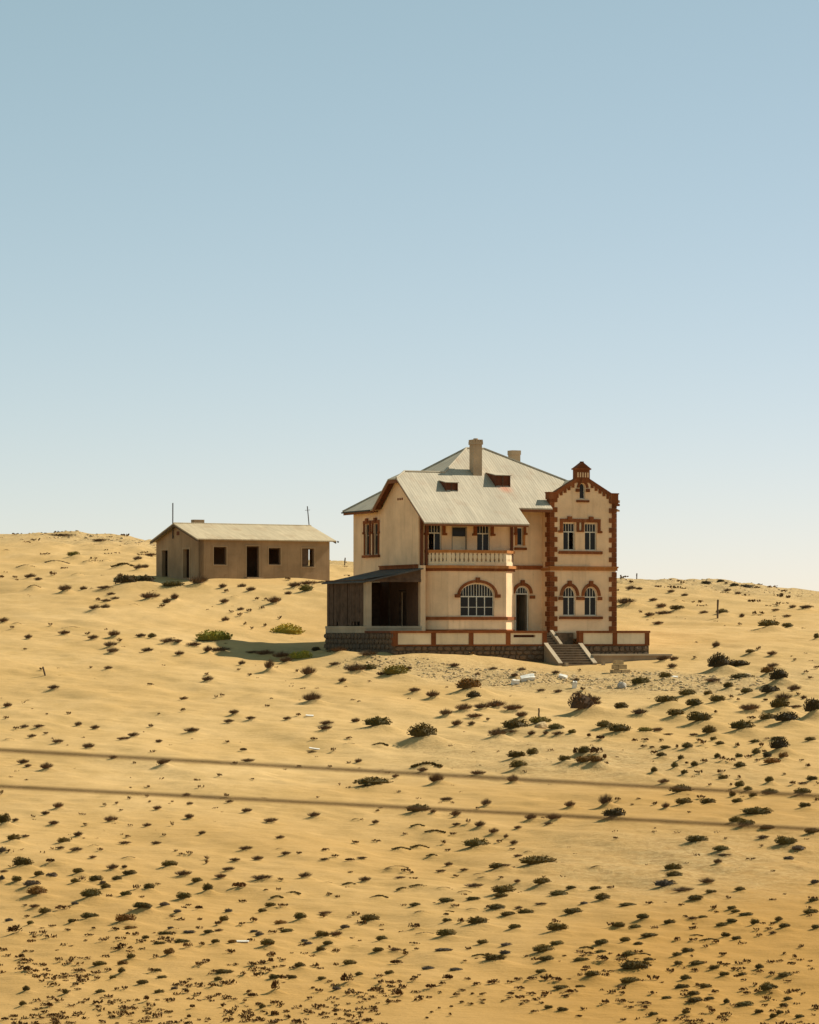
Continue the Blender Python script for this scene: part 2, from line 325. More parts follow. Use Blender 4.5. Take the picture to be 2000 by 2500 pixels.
PLANTS = """
-15.42 117.73 0.22 0.22 n 24
-16.26 124.28 0.38 0.28 n 20
-27.67 211.83 0.57 0.36 t 4
-15.63 119.81 0.27 0.11 t 24
-17.16 131.76 0.55 0.5 g 20
-36.14 278.31 1.17 0.42 c 0
-12.28 94.56 0.32 0.11 r 36
-22.26 172.15 0.39 0.3 t 12
-20.52 159.42 0.49 0.15 c 12
-14.31 111.16 0.3 0.12 n 28
-16.21 127.45 0.58 0.29 g 20
-16.88 133.14 0.25 0.15 t 20
-13.68 108.03 0.54 0.29 r 28
-14.83 117.47 0.4 0.25 g 24
-26.67 211.29 0.64 0.24 c 4
-12.93 103.67 0.28 0.18 r 32
-15.03 120.9 0.83 0.41 g 24
-18.81 151.32 0.46 0.26 t 16
-12 96.54 0.24 0.17 g 36
-12.51 100.9 0.5 0.19 r 32
-20.32 163.93 0.38 0.22 t 12
-15.92 128.84 0.29 0.12 t 20
-14.07 113.86 0.2 0.07 r 28
-32.07 260.37 1.59 0.5 c 0
-12.11 98.3 0.26 0.17 g 36
-24.8 202.26 0.42 0.31 t 4
-18.45 150.43 0.29 0.17 t 16
-30.16 247.13 0.75 0.42 t 0
-13.4 109.99 0.25 0.17 g 28
-14.18 116.76 0.67 0.27 n 24
-19.48 160.35 0.37 0.21 t 12
-28.54 236.47 0.99 0.41 c 0
-13.69 113.43 0.3 0.15 t 28
-13.81 115.35 0.75 0.31 o 24
-29.02 243.13 0.56 0.28 t 0
-19.5 163.62 0.5 0.19 t 12
-14.16 118.97 0.41 0.25 g 24
-13.15 112.28 0.47 0.24 g 28
-15.82 135.1 0.31 0.18 t 20
-17.43 149.12 0.51 0.34 t 16
-11.2 96.25 0.4 0.15 r 36
-14.02 121.73 0.51 0.19 r 24
-13.68 118.97 0.45 0.2 n 24
-20.44 178.37 0.54 0.27 t 8
-15.14 132.36 0.38 0.2 t 20
-30.14 264.75 2.22 0.56 c 0
-17.87 157.8 0.48 0.21 t 12
-15.5 137.08 0.37 0.29 t 20
-34.27 304.6 2.09 0.29 t 0
-14.16 126.08 0.29 0.14 t 20
-12.55 112.53 0.56 0.17 r 28
-22.78 204.94 0.63 0.31 t 4
-14.18 127.75 0.58 0.24 g 20
-25.91 233.46 0.8 0.53 t 0
-10.82 97.87 0.21 0.17 g 36
-11.93 108.47 0.25 0.08 r 28
-12 110.44 0.25 0.17 g 28
-22.68 209.36 1.28 0.24 c 4
-29.29 271.4 1.14 0.47 y 0
-12.66 117.74 0.36 0.18 g 24
-12.2 113.47 0.28 0.13 n 28
-13.5 125.71 0.41 0.19 t 20
-13.82 129.6 0.32 0.22 t 20
-17.64 165.51 0.32 0.25 t 12
-12.78 120.1 0.46 0.25 g 24
-26.7 250.89 1.05 0.38 c 0
-24.66 235.16 0.45 0.36 t 0
-27.75 268 0.92 0.31 c 0
-16.13 156.06 0.48 0.3 t 12
-11.4 110.88 0.63 0.23 g 28
-11.71 114.37 0.74 0.37 g 28
-20.48 201.08 0.58 0.31 t 4
-12.61 123.83 0.26 0.12 t 20
-11.06 108.81 0.21 0.09 r 28
-12.9 127.12 0.41 0.15 c 20
-22.18 219 0.67 0.38 t 4
-16.59 163.85 0.41 0.22 t 12
-11.95 118.5 0.54 0.27 g 24
-29.62 296.47 1.13 0.28 t 0
-9.6 96.05 0.2 0.1 r 36
-10.18 102.28 0.47 0.18 g 32
-9.74 98.02 0.32 0.13 g 36
-11.64 118.07 0.27 0.16 n 24
-22.94 234.07 1.07 0.27 t 0
-21.48 219.53 0.54 0.38 t 4
-11.34 116.14 0.4 0.2 g 24
-22.03 225.61 0.6 0.26 t 0
-26.31 269.49 0.82 0.26 c 0
-18.14 187.24 0.43 0.25 t 8
-19.06 197.88 0.68 0.38 t 4
-12.85 133.66 0.46 0.28 t 20
-22.26 231.64 0.53 0.27 t 0
-18.6 194.65 0.59 0.37 t 4
-11.54 120.75 0.37 0.23 t 24
-9.57 100.33 0.23 0.15 g 36
-14.54 152.53 0.32 0.17 t 16
-19.3 202.85 0.62 0.46 t 4
-10.28 108.52 0.33 0.12 r 28
-21.57 227.61 0.52 0.26 t 0
-11.19 119 0.41 0.18 g 24
-22.95 246.58 0.38 0.33 t 0
-9.71 104.95 0.3 0.22 r 32
-9.36 101.17 0.25 0.19 g 32
-9.45 102.42 0.35 0.18 o 32
-14.62 158.68 0.54 0.18 t 12
-23.77 258.58 1.78 0.59 a 0
-11.15 121.56 0.19 0.16 t 24
-11.71 127.89 0.44 0.12 t 20
-10.04 109.92 0.71 0.31 o 28
-21.42 234.95 1.79 0.81 d 0
-10.49 115.09 0.42 0.2 g 24
-11.19 124.07 0.52 0.14 c 20
-10.8 120 0.57 0.21 g 24
-9.78 109.07 0.46 0.12 o 28
-9.26 103.49 0.32 0.2 g 32
-14.26 160.5 0.49 0.24 t 12
-19.88 224.17 0.77 0.26 c 4
-23.54 268.9 0.62 0.41 t 0
-22.14 254.11 0.68 0.48 t 0
-17.7 204.47 0.58 0.27 t 4
-9.67 111.91 0.6 0.26 g 28
-8.54 99.49 0.38 0.17 g 36
-22.24 261.51 0.5 0.35 t 0
-9.05 106.69 0.26 0.15 g 32
-19.93 235.37 1.44 0.72 d 0
-9.44 111.71 0.43 0.17 g 28
-8.18 96.82 0.24 0.18 r 36
-16.51 195.38 0.6 0.3 t 4
-11.19 132.48 0.3 0.18 t 20
-19.03 227.33 1.13 0.52 t 0
-9.8 117.05 0.42 0.25 g 24
-22.88 274.59 0.84 0.31 t 0
-8.43 101.35 0.19 0.14 r 32
-16.86 203.78 0.62 0.31 g 4
-10.48 128.44 0.34 0.15 t 20
-11.12 136.94 0.31 0.21 t 20
-8.22 101.41 0.29 0.15 g 32
-12.81 158.79 0.3 0.18 t 12
-7.91 98.34 0.34 0.13 g 36
-8.5 105.85 0.44 0.1 g 32
-11.91 149.82 0.46 0.31 t 16
-7.99 100.44 0.34 0.11 g 36
-8.89 112.84 0.37 0.17 n 28
-8.47 107.81 0.53 0.14 g 28
-17.62 225.35 0.52 0.43 t 0
-15.64 200.98 0.84 0.38 t 4
-8.03 103.93 0.36 0.24 o 32
-9.4 121.95 0.65 0.28 g 24
-8.35 108.86 0.25 0.12 n 28
-17.79 234.34 1.79 0.45 g 0
-17.17 227.31 0.52 0.52 t 0
-7.47 98.87 0.23 0.11 n 36
-8.31 111.45 0.28 0.15 n 28
-14.97 200.79 0.46 0.23 t 4
-14.37 194.18 0.52 0.33 t 4
-7.78 106.28 0.53 0.15 g 32
-8.74 120.01 0.5 0.23 t 24
-8.39 115.53 0.57 0.29 g 28
-12.77 175.8 0.4 0.2 t 8
-10.14 141.45 0.32 0.19 t 20
-7.5 105.21 0.32 0.16 r 32
-7.03 98.54 0.32 0.13 r 36
-9.56 134.79 0.33 0.23 t 20
-7.66 108.28 0.45 0.1 n 28
-6.72 94.94 0.18 0.14 r 36
-9.82 138.86 0.24 0.16 t 20
-11.45 163.12 0.62 0.28 t 12
-13.97 200.74 0.77 0.31 t 4
-6.69 96.12 0.24 0.14 r 36
-8.1 118.67 0.45 0.23 g 24
-15.96 234.39 1.16 0.72 t 0
-7.6 112.58 0.39 0.17 r 28
-8.7 130.28 0.25 0.2 t 20
-11.86 182.44 0.56 0.35 t 9
-12.86 197.76 0.45 0.45 t 5
-7.58 116.96 0.4 0.33 g 25
-6.97 108.06 0.37 0.16 g 29
-12.91 205.7 2.43 0.86 Y 5
-6.61 105.98 0.3 0.18 g 33
-6.16 100.09 0.29 0.13 g 37
-6.66 108.41 0.25 0.1 t 29
-12.18 199.04 1.14 0.3 t 5
-7.27 119.51 0.36 0.18 t 25
-14.02 233.36 0.53 0.36 t 1
-6.56 109.99 0.34 0.23 g 29
-13.52 226.48 0.56 0.35 t 5
-6.02 101.15 0.58 0.14 g 33
-12.91 217.6 0.46 0.41 t 5
-7.1 121.59 0.39 0.19 t 25
-9.68 166.45 0.48 0.22 t 13
-6.54 112.46 0.3 0.15 n 29
-8.1 139.78 0.29 0.13 t 21
-6.06 106.35 0.3 0.14 o 33
-9.57 169.04 0.45 0.26 t 13
-6.97 123.96 0.35 0.14 t 21
-12.84 229.01 0.61 0.22 c 1
-6.47 117.38 0.76 0.25 r 25
-12.17 223.89 0.43 0.26 t 5
-12.61 233.68 0.53 0.36 t 1
-10.32 191.22 0.36 0.29 t 9
-8.36 157.09 0.51 0.18 r 13
-6.7 126.81 0.44 0.19 t 21
-7.19 137.06 0.37 0.21 t 21
-7.99 153.42 0.53 0.18 t 13
-5.13 98.57 0.23 0.11 r 37
-11.84 231.68 0.57 0.4 t 1
-8.53 166.96 0.45 0.22 t 13
-5.21 102.7 0.35 0.14 r 33
-4.95 98.03 0.45 0.14 r 37
-10.1 200.63 0.84 0.19 t 5
-5.43 108.58 0.29 0.1 n 29
-6.1 124.5 0.38 0.19 t 21
-5.21 107.92 0.31 0.16 n 29
-5.7 119.1 0.64 0.2 t 25
-5.34 112.94 0.32 0.15 g 29
-4.56 96.49 0.22 0.15 g 37
-9.29 198.77 0.99 0.38 t 5
-4.83 105.92 0.48 0.28 g 33
-8.54 188.92 0.5 0.65 t 9
-6.04 134.84 0.49 0.21 t 21
-5.11 114.43 0.41 0.2 g 29
-4.58 103.15 0.24 0.2 r 33
-4.33 98.73 0.34 0.34 r 37
-9.87 225.97 0.82 0.52 t 5
-4.38 100.65 0.35 0.17 g 37
-4.92 115.76 0.49 0.18 a 25
-5.39 129.14 0.32 0.15 t 21
-8.1 195.81 0.9 0.45 t 9
-4.57 110.38 0.46 0.17 o 29
-5.25 126.95 0.39 0.1 c 21
-7.7 193.12 0.66 0.37 t 9
-5.01 125.8 0.34 0.17 t 21
-4.29 108.66 0.46 0.15 g 29
-6.6 167.32 0.38 0.19 t 13
-8.35 212.67 2.23 0.89 Y 5
-3.72 95.04 0.22 0.13 r 37
-9 230.19 0.44 0.35 t 1
-3.8 100.77 0.31 0.15 g 37
-4.35 116.46 0.58 0.18 a 25
-8.72 234.48 0.8 0.45 t 1
-3.61 102.22 0.37 0.19 g 33
-3.9 111.01 0.44 0.3 g 29
-6.81 195.23 1.49 0.6 Y 9
-4.04 119.72 0.41 0.23 t 25
-3.62 107.17 0.25 0.1 n 33
-7.68 231.49 1.15 0.53 y 1
-6.09 186.69 0.78 0.61 t 9
-7.77 238.16 1.18 0.36 t 1
-3.48 106.74 0.33 0.12 n 33
-5.51 174.1 0.86 0.53 t 9
-4.97 157.8 0.39 0.15 t 13
-3.09 99.4 0.19 0.08 r 37
-4.22 136.59 0.44 0.23 t 21
-5.96 198.98 0.61 0.38 d 5
-3.02 105.65 0.32 0.18 g 33
-2.84 100.76 0.29 0.12 g 37
-3.02 107.66 0.51 0.23 g 33
-6.68 238.22 0.73 0.27 d 1
-3.51 126.78 0.46 0.11 r 21
-3.42 124.67 0.33 0.1 t 21
-4.45 163.04 0.56 0.28 t 13
-3.09 113.14 0.39 0.11 t 29
-4.45 165.65 0.6 0.25 t 13
-3.15 118.74 0.36 0.08 c 25
-2.8 106.56 0.35 0.16 g 33
-4.65 192.2 0.59 0.22 t 9
-2.57 107.96 0.33 0.21 t 29
-2.26 95.44 0.16 0.12 r 37
-2.32 99.1 0.3 0.13 n 37
-4.51 195.43 0.82 0.37 t 9
-4.02 184.83 0.39 0.32 t 9
-2.28 109.85 0.34 0.17 n 29
-2.02 100.02 0.42 0.31 r 37
-1.98 103.05 0.45 0.2 g 33
-2.3 119.3 0.5 0.16 a 25
-2.4 124.51 0.55 0.13 r 21
-3.07 159.24 0.55 0.12 c 13
-3.39 189.2 1.08 0.54 t 9
-1.91 106.56 0.33 0.08 c 33
-2.92 166.65 0.38 0.29 t 13
-2.31 136.08 0.47 0.13 c 21
-2.56 154.43 0.29 0.24 t 13
-1.64 101.15 0.27 0.14 g 37
-1.94 125.35 0.33 0.1 t 21
-1.74 119.74 0.37 0.21 t 25
-2.62 193.48 0.96 0.37 t 9
-2.47 190.2 0.94 0.44 g 9
-1.42 111.34 0.68 0.3 g 29
-1.71 144.72 1.77 0.41 g 17
-1.49 134.84 0.26 0.18 t 21
-1.69 163.69 1.5 0.56 g 13
-1.07 105.52 0.4 0.18 g 33
-1.11 115.97 0.62 0.2 a 25
-1.49 159.27 0.85 0.33 a 13
-0.96 107.65 0.41 0.21 g 33
-1.67 186.82 0.57 0.29 t 9
-0.67 97.07 0.2 0.14 r 37
-0.66 101.38 0.31 0.15 g 37
-0.77 122.91 0.42 0.13 c 25
-1.13 197.18 0.53 0.23 t 9
-0.5 105.52 0.32 0.12 t 33
-0.68 147.79 0.28 0.2 t 17
-0.82 186.67 1.64 0.68 y 9
-0.46 103.75 0.55 0.16 r 33
-0.47 123.2 0.89 0.21 c 25
-0.37 120.32 0.37 0.09 t 25
-0.37 128.51 0.74 0.22 a 21
-0.28 98.27 0.49 0.17 r 37
-0.25 117.84 0.49 0.2 a 25
-0.07 190.97 0.36 0.29 t 9
0.07 122.13 0.23 0.12 r 26
0.1 100.51 0.21 0.11 r 38
0.17 109.77 0.4 0.19 r 30
0.27 179.95 0.58 0.31 t 10
0.2 113.99 0.43 0.13 g 30
0.37 137.19 1.1 0.39 g 22
0.36 133.53 0.61 0.2 a 22
0.34 118.06 0.68 0.18 a 26
0.39 129.35 0.74 0.25 a 22
0.35 97.84 0.21 0.13 r 38
0.43 112.35 0.6 0.15 c 30
0.6 150.65 0.4 0.23 t 18
0.67 160.04 1.53 0.73 g 14
0.54 108.79 0.58 0.12 c 30
0.53 94.95 0.16 0.08 r 38
0.87 151.76 1.5 0.49 a 14
0.61 102.79 0.43 0.12 n 34
0.68 95.87 0.16 0.07 r 38
1.29 178.2 0.61 0.44 t 10
0.72 99.41 0.49 0.17 r 38
0.92 126.88 0.44 0.17 a 22
1.02 136.69 0.21 0.18 t 22
1.08 132.21 0.96 0.23 a 22
1.22 145.04 0.58 0.47 t 18
0.94 98.91 0.17 0.08 r 38
0.92 96.43 0.11 0.08 r 38
1.21 122.49 0.33 0.12 t 26
1.09 99.98 0.27 0.11 r 38
1.16 105.19 0.6 0.12 n 34
1.3 117.58 0.49 0.11 c 26
1.94 169.34 0.55 0.39 t 14
1.26 107.93 0.66 0.29 g 34
1.64 140.63 0.46 0.21 t 18
1.35 114.32 0.57 0.2 g 30
1.32 111.46 0.28 0.11 r 30
1.33 110.5 0.34 0.15 g 30
1.38 112.92 0.47 0.09 a 30
1.25 100.63 0.46 0.19 r 38
1.54 123.99 0.28 0.17 t 26
1.29 96.76 0.17 0.09 r 38
1.27 95.5 0.13 0.09 r 38
2.75 192.25 0.59 0.26 t 10
2.02 136.06 0.36 0.31 t 22
1.52 102.41 0.43 0.1 n 34
1.98 133 0.3 0.14 t 22
2.51 166.88 0.48 0.35 t 14
1.48 98.43 0.24 0.12 r 38
1.78 110.05 0.27 0.19 r 30
1.63 97.41 0.2 0.09 r 38
1.66 99.2 0.28 0.07 r 38
2.94 171.35 0.75 0.42 t 14
2.13 122.63 0.28 0.12 t 26
2.07 116.66 0.49 0.12 c 26
1.88 100.65 0.23 0.1 r 38
3.4 180.33 1.51 0.79 o 10
1.91 97.25 0.22 0.07 r 38
3.31 167.05 0.32 0.25 t 14
2.29 113.34 0.43 0.11 c 30
1.99 98.55 0.17 0.08 r 38
2.34 114.86 0.55 0.15 g 30
3.66 177.62 0.81 0.47 d 10
3.48 169.07 0.71 0.26 t 14
2.43 118.15 0.56 0.16 t 26
2.09 99.71 0.36 0.1 r 38
2.74 128.22 1.12 0.39 g 22
3.26 149.83 0.6 0.23 t 14
4.13 189.89 0.29 0.25 t 10
2.4 109.59 0.75 0.29 g 30
2.97 132.21 0.38 0.28 t 22
2.39 104.47 0.6 0.18 a 34
2.79 121.78 0.51 0.08 c 26
3.99 172.92 0.73 0.36 t 14
2.29 98.3 0.17 0.1 r 38
2.26 97.31 0.19 0.06 r 38
2.5 106.72 0.39 0.18 g 34
2.29 97.63 0.22 0.07 r 38
2.91 120.97 0.51 0.12 c 26
3.39 138.87 0.37 0.34 t 18
5.12 191.92 0.48 0.22 t 10
3.53 131.11 0.35 0.25 t 22
2.71 100.03 0.46 0.16 r 38
2.84 103.56 0.75 0.24 g 34
4.81 173.89 0.93 0.43 t 14
4.53 161.63 0.8 0.46 t 14
3.43 122.28 0.65 0.28 g 26
3.17 113.19 0.63 0.19 g 30
3.38 115.07 0.53 0.18 g 26
2.9 97.53 0.19 0.06 r 38
3.49 115.74 0.88 0.35 g 26
3.73 122.25 0.33 0.12 t 26
3.22 104.96 0.4 0.16 n 34
4.03 130.38 0.17 0.2 t 22
3.3 106.28 0.41 0.12 n 34
3.55 112.1 0.56 0.17 g 30
3.21 98.35 0.32 0.11 r 38
3.19 97.84 0.26 0.07 r 38
5.7 172.73 0.86 0.4 t 14
4.85 146.97 0.45 0.39 t 18
5.41 163.94 0.5 0.13 t 14
4.3 128.9 0.27 0.2 t 22
6.35 189.07 0.36 0.29 t 10
3.67 108.87 0.46 0.21 g 30
5.59 164.74 1.51 0.6 g 14
5.28 153.79 0.97 0.41 g 14
4.12 119.43 0.2 0.16 t 26
4.57 131.8 0.28 0.14 t 22
4.36 125.58 0.29 0.12 t 22
3.52 100.99 0.27 0.11 r 38
3.96 113.45 0.22 0.13 t 30
5.29 150.86 0.86 0.46 g 14
3.5 99.15 0.34 0.12 r 38
3.46 96.97 0.2 0.07 r 38
6.06 169.06 0.52 0.35 t 14
6.89 192.32 0.44 0.26 t 10
3.62 97.31 0.3 0.08 r 38
4.2 112.42 0.64 0.21 g 30
4.84 126.87 0.34 0.15 c 22
5.2 134.3 0.41 0.28 t 22
6.39 163.4 0.34 0.28 t 14
3.85 98.42 0.32 0.11 r 38
3.96 100.89 0.35 0.12 r 38
6.09 154.32 0.59 0.41 g 14
3.84 95.96 0.26 0.08 r 38
5.06 122.94 1.5 0.4 g 26
6.98 166.48 1.21 0.44 y 14
4.78 113.83 0.35 0.1 t 30
4.29 101.69 0.37 0.16 g 38
7.76 184.15 0.42 0.21 t 10
4.2 99.1 0.42 0.11 c 38
4.11 97.1 0.19 0.07 r 38
5.04 118.49 0.68 0.29 g 26
4.5 104.85 0.72 0.26 g 34
7.13 163.25 0.25 0.22 t 14
4.54 103.41 0.51 0.18 g 34
5.91 132.91 0.3 0.13 t 22
4.3 96.32 0.28 0.13 g 38
6.16 133.54 0.51 0.31 t 22
7.7 164.05 0.88 0.34 g 14
8.98 191.4 0.44 0.26 t 10
5.01 105.85 0.48 0.18 g 34
5.13 108.11 0.74 0.33 g 30
7.74 162.96 0.5 0.22 t 14
8.7 183.18 0.42 0.21 t 10
5.52 115.4 0.66 0.22 g 26
4.85 100.56 0.46 0.12 r 38
4.83 99.36 0.53 0.14 g 38
4.72 96.02 0.35 0.13 g 38
4.86 98.11 0.3 0.09 r 38
7.55 151.66 0.64 0.35 g 14
7.03 136.98 0.39 0.29 t 18
6.08 117.22 0.4 0.16 g 26
8.51 162.94 0.44 0.25 y 14
5.89 112.29 0.69 0.24 g 30
5.19 98.56 0.49 0.15 r 38
8.23 155.29 0.41 0.36 r 14
10.05 188.28 0.36 0.29 t 10
5.2 95.37 0.29 0.07 r 38
5.46 99.49 0.34 0.12 g 38
5.69 103.27 0.55 0.14 g 34
9.53 171.78 1.51 1.11 T 14
8.7 155.18 0.65 0.41 g 14
6.37 113.63 0.3 0.1 n 30
8.58 151.02 1.15 0.4 o 14
5.98 105.32 0.52 0.14 a 34
5.97 104.41 0.44 0.1 r 34
9.32 161.81 0.31 0.22 r 14
5.91 100.68 0.5 0.21 g 38
10.5 177.69 0.61 0.34 t 10
10.21 172.19 0.59 0.39 t 14
6.99 117.14 0.45 0.16 g 26
9.26 154.72 0.71 0.41 r 14
9.01 150.44 0.63 0.34 o 14
7.38 122.13 0.51 0.16 c 26
9.81 160.73 0.67 0.28 r 14
6.44 104.81 0.4 0.1 g 34
6.52 105.82 0.48 0.2 g 34
7.08 114.17 0.57 0.26 g 30
10.33 165.16 0.88 0.41 g 14
9.64 154.08 0.29 0.35 r 14
8.58 136.83 0.47 0.52 t 18
6.49 103.08 0.51 0.18 r 34
9.59 151.46 0.23 0.14 r 14
8.73 132.71 1.01 0.43 d 23
11 163.35 1.25 0.5 g 15
7.35 109.18 0.42 0.21 g 31
7.01 103.49 0.43 0.09 a 35
6.59 97.07 0.33 0.14 r 39
11.73 172.28 0.82 0.46 g 15
6.71 98.26 0.21 0.11 r 39
16.99 245.46 1.31 0.56 t 7
7.35 106.15 0.36 0.2 g 35
7.93 113.28 0.63 0.13 g 31
7.34 103.97 0.48 0.2 g 35
7.07 99.73 0.65 0.21 g 39
19.03 268.28 0.72 0.46 t 3
6.86 96.39 0.24 0.08 r 39
7.38 101.87 1.05 0.31 g 35
7.91 109.11 0.44 0.15 g 31
11.69 160.92 0.37 0.18 r 15
7.79 105.9 0.32 0.12 g 35
19.76 268.45 0.51 0.31 t 3
12.63 171.11 0.75 0.36 t 15
13.76 185.53 1.2 0.53 g 11
8.28 110.49 0.46 0.23 g 31
7.82 104.08 0.44 0.14 a 35
11.92 158.65 0.36 0.15 r 15
7.31 96.86 0.44 0.1 r 39
12.37 163.35 0.78 0.28 y 15
12.18 160.84 0.43 0.15 r 15
7.32 96.26 0.29 0.1 r 39
7.93 103.4 0.35 0.11 g 35
8.27 107.39 0.61 0.16 g 35
18.13 235.36 0.63 0.31 t 7
12.32 158.34 0.39 0.13 r 15
19.55 250 0.57 0.29 t 3
7.48 95.46 0.29 0.13 g 39
11.71 149.02 0.34 0.28 g 15
13.13 165.13 0.47 0.25 t 15
18.16 227.88 0.65 0.26 t 7
19.65 243.58 0.65 0.42 t 7
12.48 154.32 0.53 0.26 g 15
16.1 198.65 0.61 0.38 t 11
19.2 235.82 1.08 0.31 t 7
11.89 145.97 0.42 0.25 t 15
9.68 117.84 0.85 0.29 n 27
15.48 188.36 0.83 0.43 g 11
12.98 157.95 0.57 0.21 g 15
11.15 135.67 0.28 0.26 t 19
14.47 175.21 1.34 0.5 g 15
8.05 97.54 0.32 0.11 g 39
13.54 163.25 0.44 0.12 t 15
9.17 109.8 0.44 0.18 g 31
22.3 265.74 0.51 0.3 t 3
16.46 195.24 0.52 0.34 t 11
10.25 121.12 0.74 0.28 g 27
16.91 199.32 0.46 0.3 t 11
10.18 119.7 0.68 0.21 g 27
12.85 150.8 0.37 0.32 g 15
14.54 170.14 0.97 0.45 g 15
9.14 106.93 0.31 0.13 r 35
20.67 240.29 1.15 0.46 g 7
8.92 103.77 0.34 0.15 g 35
13.56 157.68 0.21 0.21 r 15
21.86 253.57 1.06 0.34 c 3
8.87 102.69 0.29 0.14 g 35
13.37 153.38 0.35 0.29 g 15
12.38 141.81 1.05 0.41 g 19
10.21 116.69 0.62 0.2 t 27
8.69 99.25 0.49 0.17 g 39
12.04 136.66 0.78 0.34 g 19
13.19 149.38 0.37 0.26 g 15
22.88 259.17 0.49 0.3 t 3
8.9 100.36 0.36 0.19 g 39
8.49 95.58 0.26 0.15 g 39
9.87 110.8 0.25 0.09 r 31
13.56 152.26 0.26 0.15 r 15
16.03 179.64 1.03 0.45 g 11
14.03 157.21 0.6 0.3 g 15
9.36 104.7 0.44 0.17 g 35
10.05 110.51 0.34 0.11 t 31
8.92 97.85 0.39 0.17 g 39
14.97 164.28 0.38 0.16 t 15
15.83 172.99 0.99 0.53 g 15
13.87 151.53 0.4 0.26 g 15
8.89 96.9 0.48 0.17 g 39
10.49 114.32 0.59 0.18 g 31
10.55 114.57 0.52 0.13 g 27
9.94 107.96 0.49 0.1 a 31
9.47 102.57 0.49 0.16 g 35
11.73 126.88 0.92 0.31 g 23
15.62 167.88 1.34 0.61 g 15
10.43 110.68 0.34 0.13 g 31
22.59 239.28 0.55 0.27 t 7
9.44 99.26 0.4 0.17 g 39
11.29 118.38 0.47 0.23 t 27
28.22 296 1.02 0.34 d 3
13.14 137.01 0.73 0.31 g 19
17.24 179.74 0.55 0.34 g 11
15.81 164.19 0.81 0.44 g 15
9.37 97.28 0.33 0.13 g 39
10.3 106.77 0.67 0.16 a 35
11.2 115.63 0.44 0.15 g 27
18.1 186.43 0.78 0.28 t 11
15.82 162.04 0.37 0.25 g 15
9.97 101.93 0.35 0.17 g 35
9.66 98.39 0.26 0.13 r 39
20.1 204.32 0.43 0.47 t 7
16.85 171.29 0.26 0.2 r 15
17.36 175.46 0.94 0.47 g 15
12.12 122.51 0.28 0.23 t 27
15.24 154.02 0.35 0.26 g 15
19.16 192.82 1.47 0.96 d 11
15.97 160.11 0.49 0.21 g 15
29.86 298.83 0.8 0.4 d 3
12.5 124.87 0.67 0.24 g 23
10.97 109.38 0.42 0.13 g 31
23.44 233.25 0.98 0.4 g 7
14.95 148.48 0.51 0.2 g 15
12.52 124.37 0.52 0.07 t 23
10.21 100.99 0.35 0.17 g 39
10.93 107.56 0.33 0.18 g 35
9.86 96.84 0.2 0.17 g 39
29.16 285.78 0.54 0.33 t 3
18.88 184.36 0.63 0.35 g 11
15.1 146.07 0.19 0.14 r 15
11.38 109.89 0.38 0.15 g 31
11.63 112.33 0.34 0.15 g 31
14.67 141.37 0.32 0.27 g 19
30.63 293.6 0.9 0.39 d 3
11.71 111.81 0.34 0.15 g 31
13.8 131.56 0.65 0.25 g 19
11.24 107 0.35 0.16 g 35
16.8 159.86 0.3 0.24 r 15
14.49 137.63 0.5 0.24 g 19
20.49 194.33 1.56 0.52 d 11
28.72 272.35 0.47 0.31 t 3
16.45 155.42 0.41 0.24 g 15
18.83 177.94 0.27 0.17 r 11
15.39 145.12 0.47 0.33 g 15
16.04 151.02 0.6 0.32 g 15
12.33 116.1 0.4 0.17 g 27
15.8 148.74 0.23 0.17 r 15
17.61 164.91 1.35 0.57 g 15
20.06 187.84 1.5 0.36 g 11
24.75 231.78 0.35 0.35 t 7
10.83 101.27 0.31 0.12 g 39
10.4 96.5 0.55 0.17 g 39
10.67 99.05 0.34 0.11 r 39
14.13 130.68 0.75 0.32 g 23
31.84 294.48 1.46 0.34 d 3
12 110.96 0.51 0.12 g 31
19.65 181.43 0.76 0.38 g 11
10.67 98.47 0.34 0.11 r 39
15.6 143.48 0.44 0.22 g 19
18.75 172.18 0.92 0.43 t 15
21.86 199.7 0.65 0.3 g 7
18.6 169.29 0.52 0.19 r 15
15.55 140.82 0.4 0.24 g 19
12.15 109.52 0.33 0.23 g 31
17.95 161.71 0.52 0.22 g 15
17.51 157.2 0.48 0.3 g 15
14.96 134.07 1.38 0.31 g 19
11.01 98.56 0.23 0.13 r 39
11.46 101.99 0.29 0.18 g 35
10.73 95.56 0.29 0.14 g 39
14.56 128.33 0.44 0.17 t 23
20.38 177.85 0.41 0.17 r 11
11.34 98.65 0.49 0.3 g 39
21.88 190.24 0.87 0.51 o 11
14.96 130.13 0.65 0.22 g 23
17.91 155.76 0.48 0.3 d 15
24.79 214.87 1.56 0.61 g 7
19.45 168.57 1.09 0.39 g 15
17.01 147.19 0.42 0.34 g 15
20.87 180.33 1.17 0.55 d 11
16.42 141.82 0.81 0.27 g 19
23.11 198.7 0.53 0.3 t 7
17.81 152.83 0.87 0.35 o 15
22.49 193 0.59 0.33 t 11
12.57 107.87 0.21 0.12 t 31
11.08 94.91 0.22 0.18 g 39
11.53 98.66 0.3 0.15 g 39
27.9 237.51 0.5 0.23 t 7
19.27 162.7 0.78 0.19 g 15
21.92 184.77 1.13 0.85 d 11
13.07 110.15 0.29 0.17 g 31
18.73 157.67 1.02 0.66 d 15
20.48 172.09 1.08 0.72 g 15
11.36 95.47 0.24 0.15 g 39
12.3 103.17 0.18 0.1 r 35
21.27 177.34 0.74 0.47 t 11
18.7 155.69 0.53 0.36 o 15
12.57 104.62 0.16 0.1 r 35
11.64 96.77 0.3 0.14 g 39
13.09 108.65 0.41 0.19 g 31
12.18 100.92 0.52 0.15 g 39
15.3 126.54 0.92 0.36 g 23
20.22 166.98 1.34 0.64 d 15
27.85 229.99 0.53 0.22 t 7
26.75 220.24 0.84 0.38 g 7
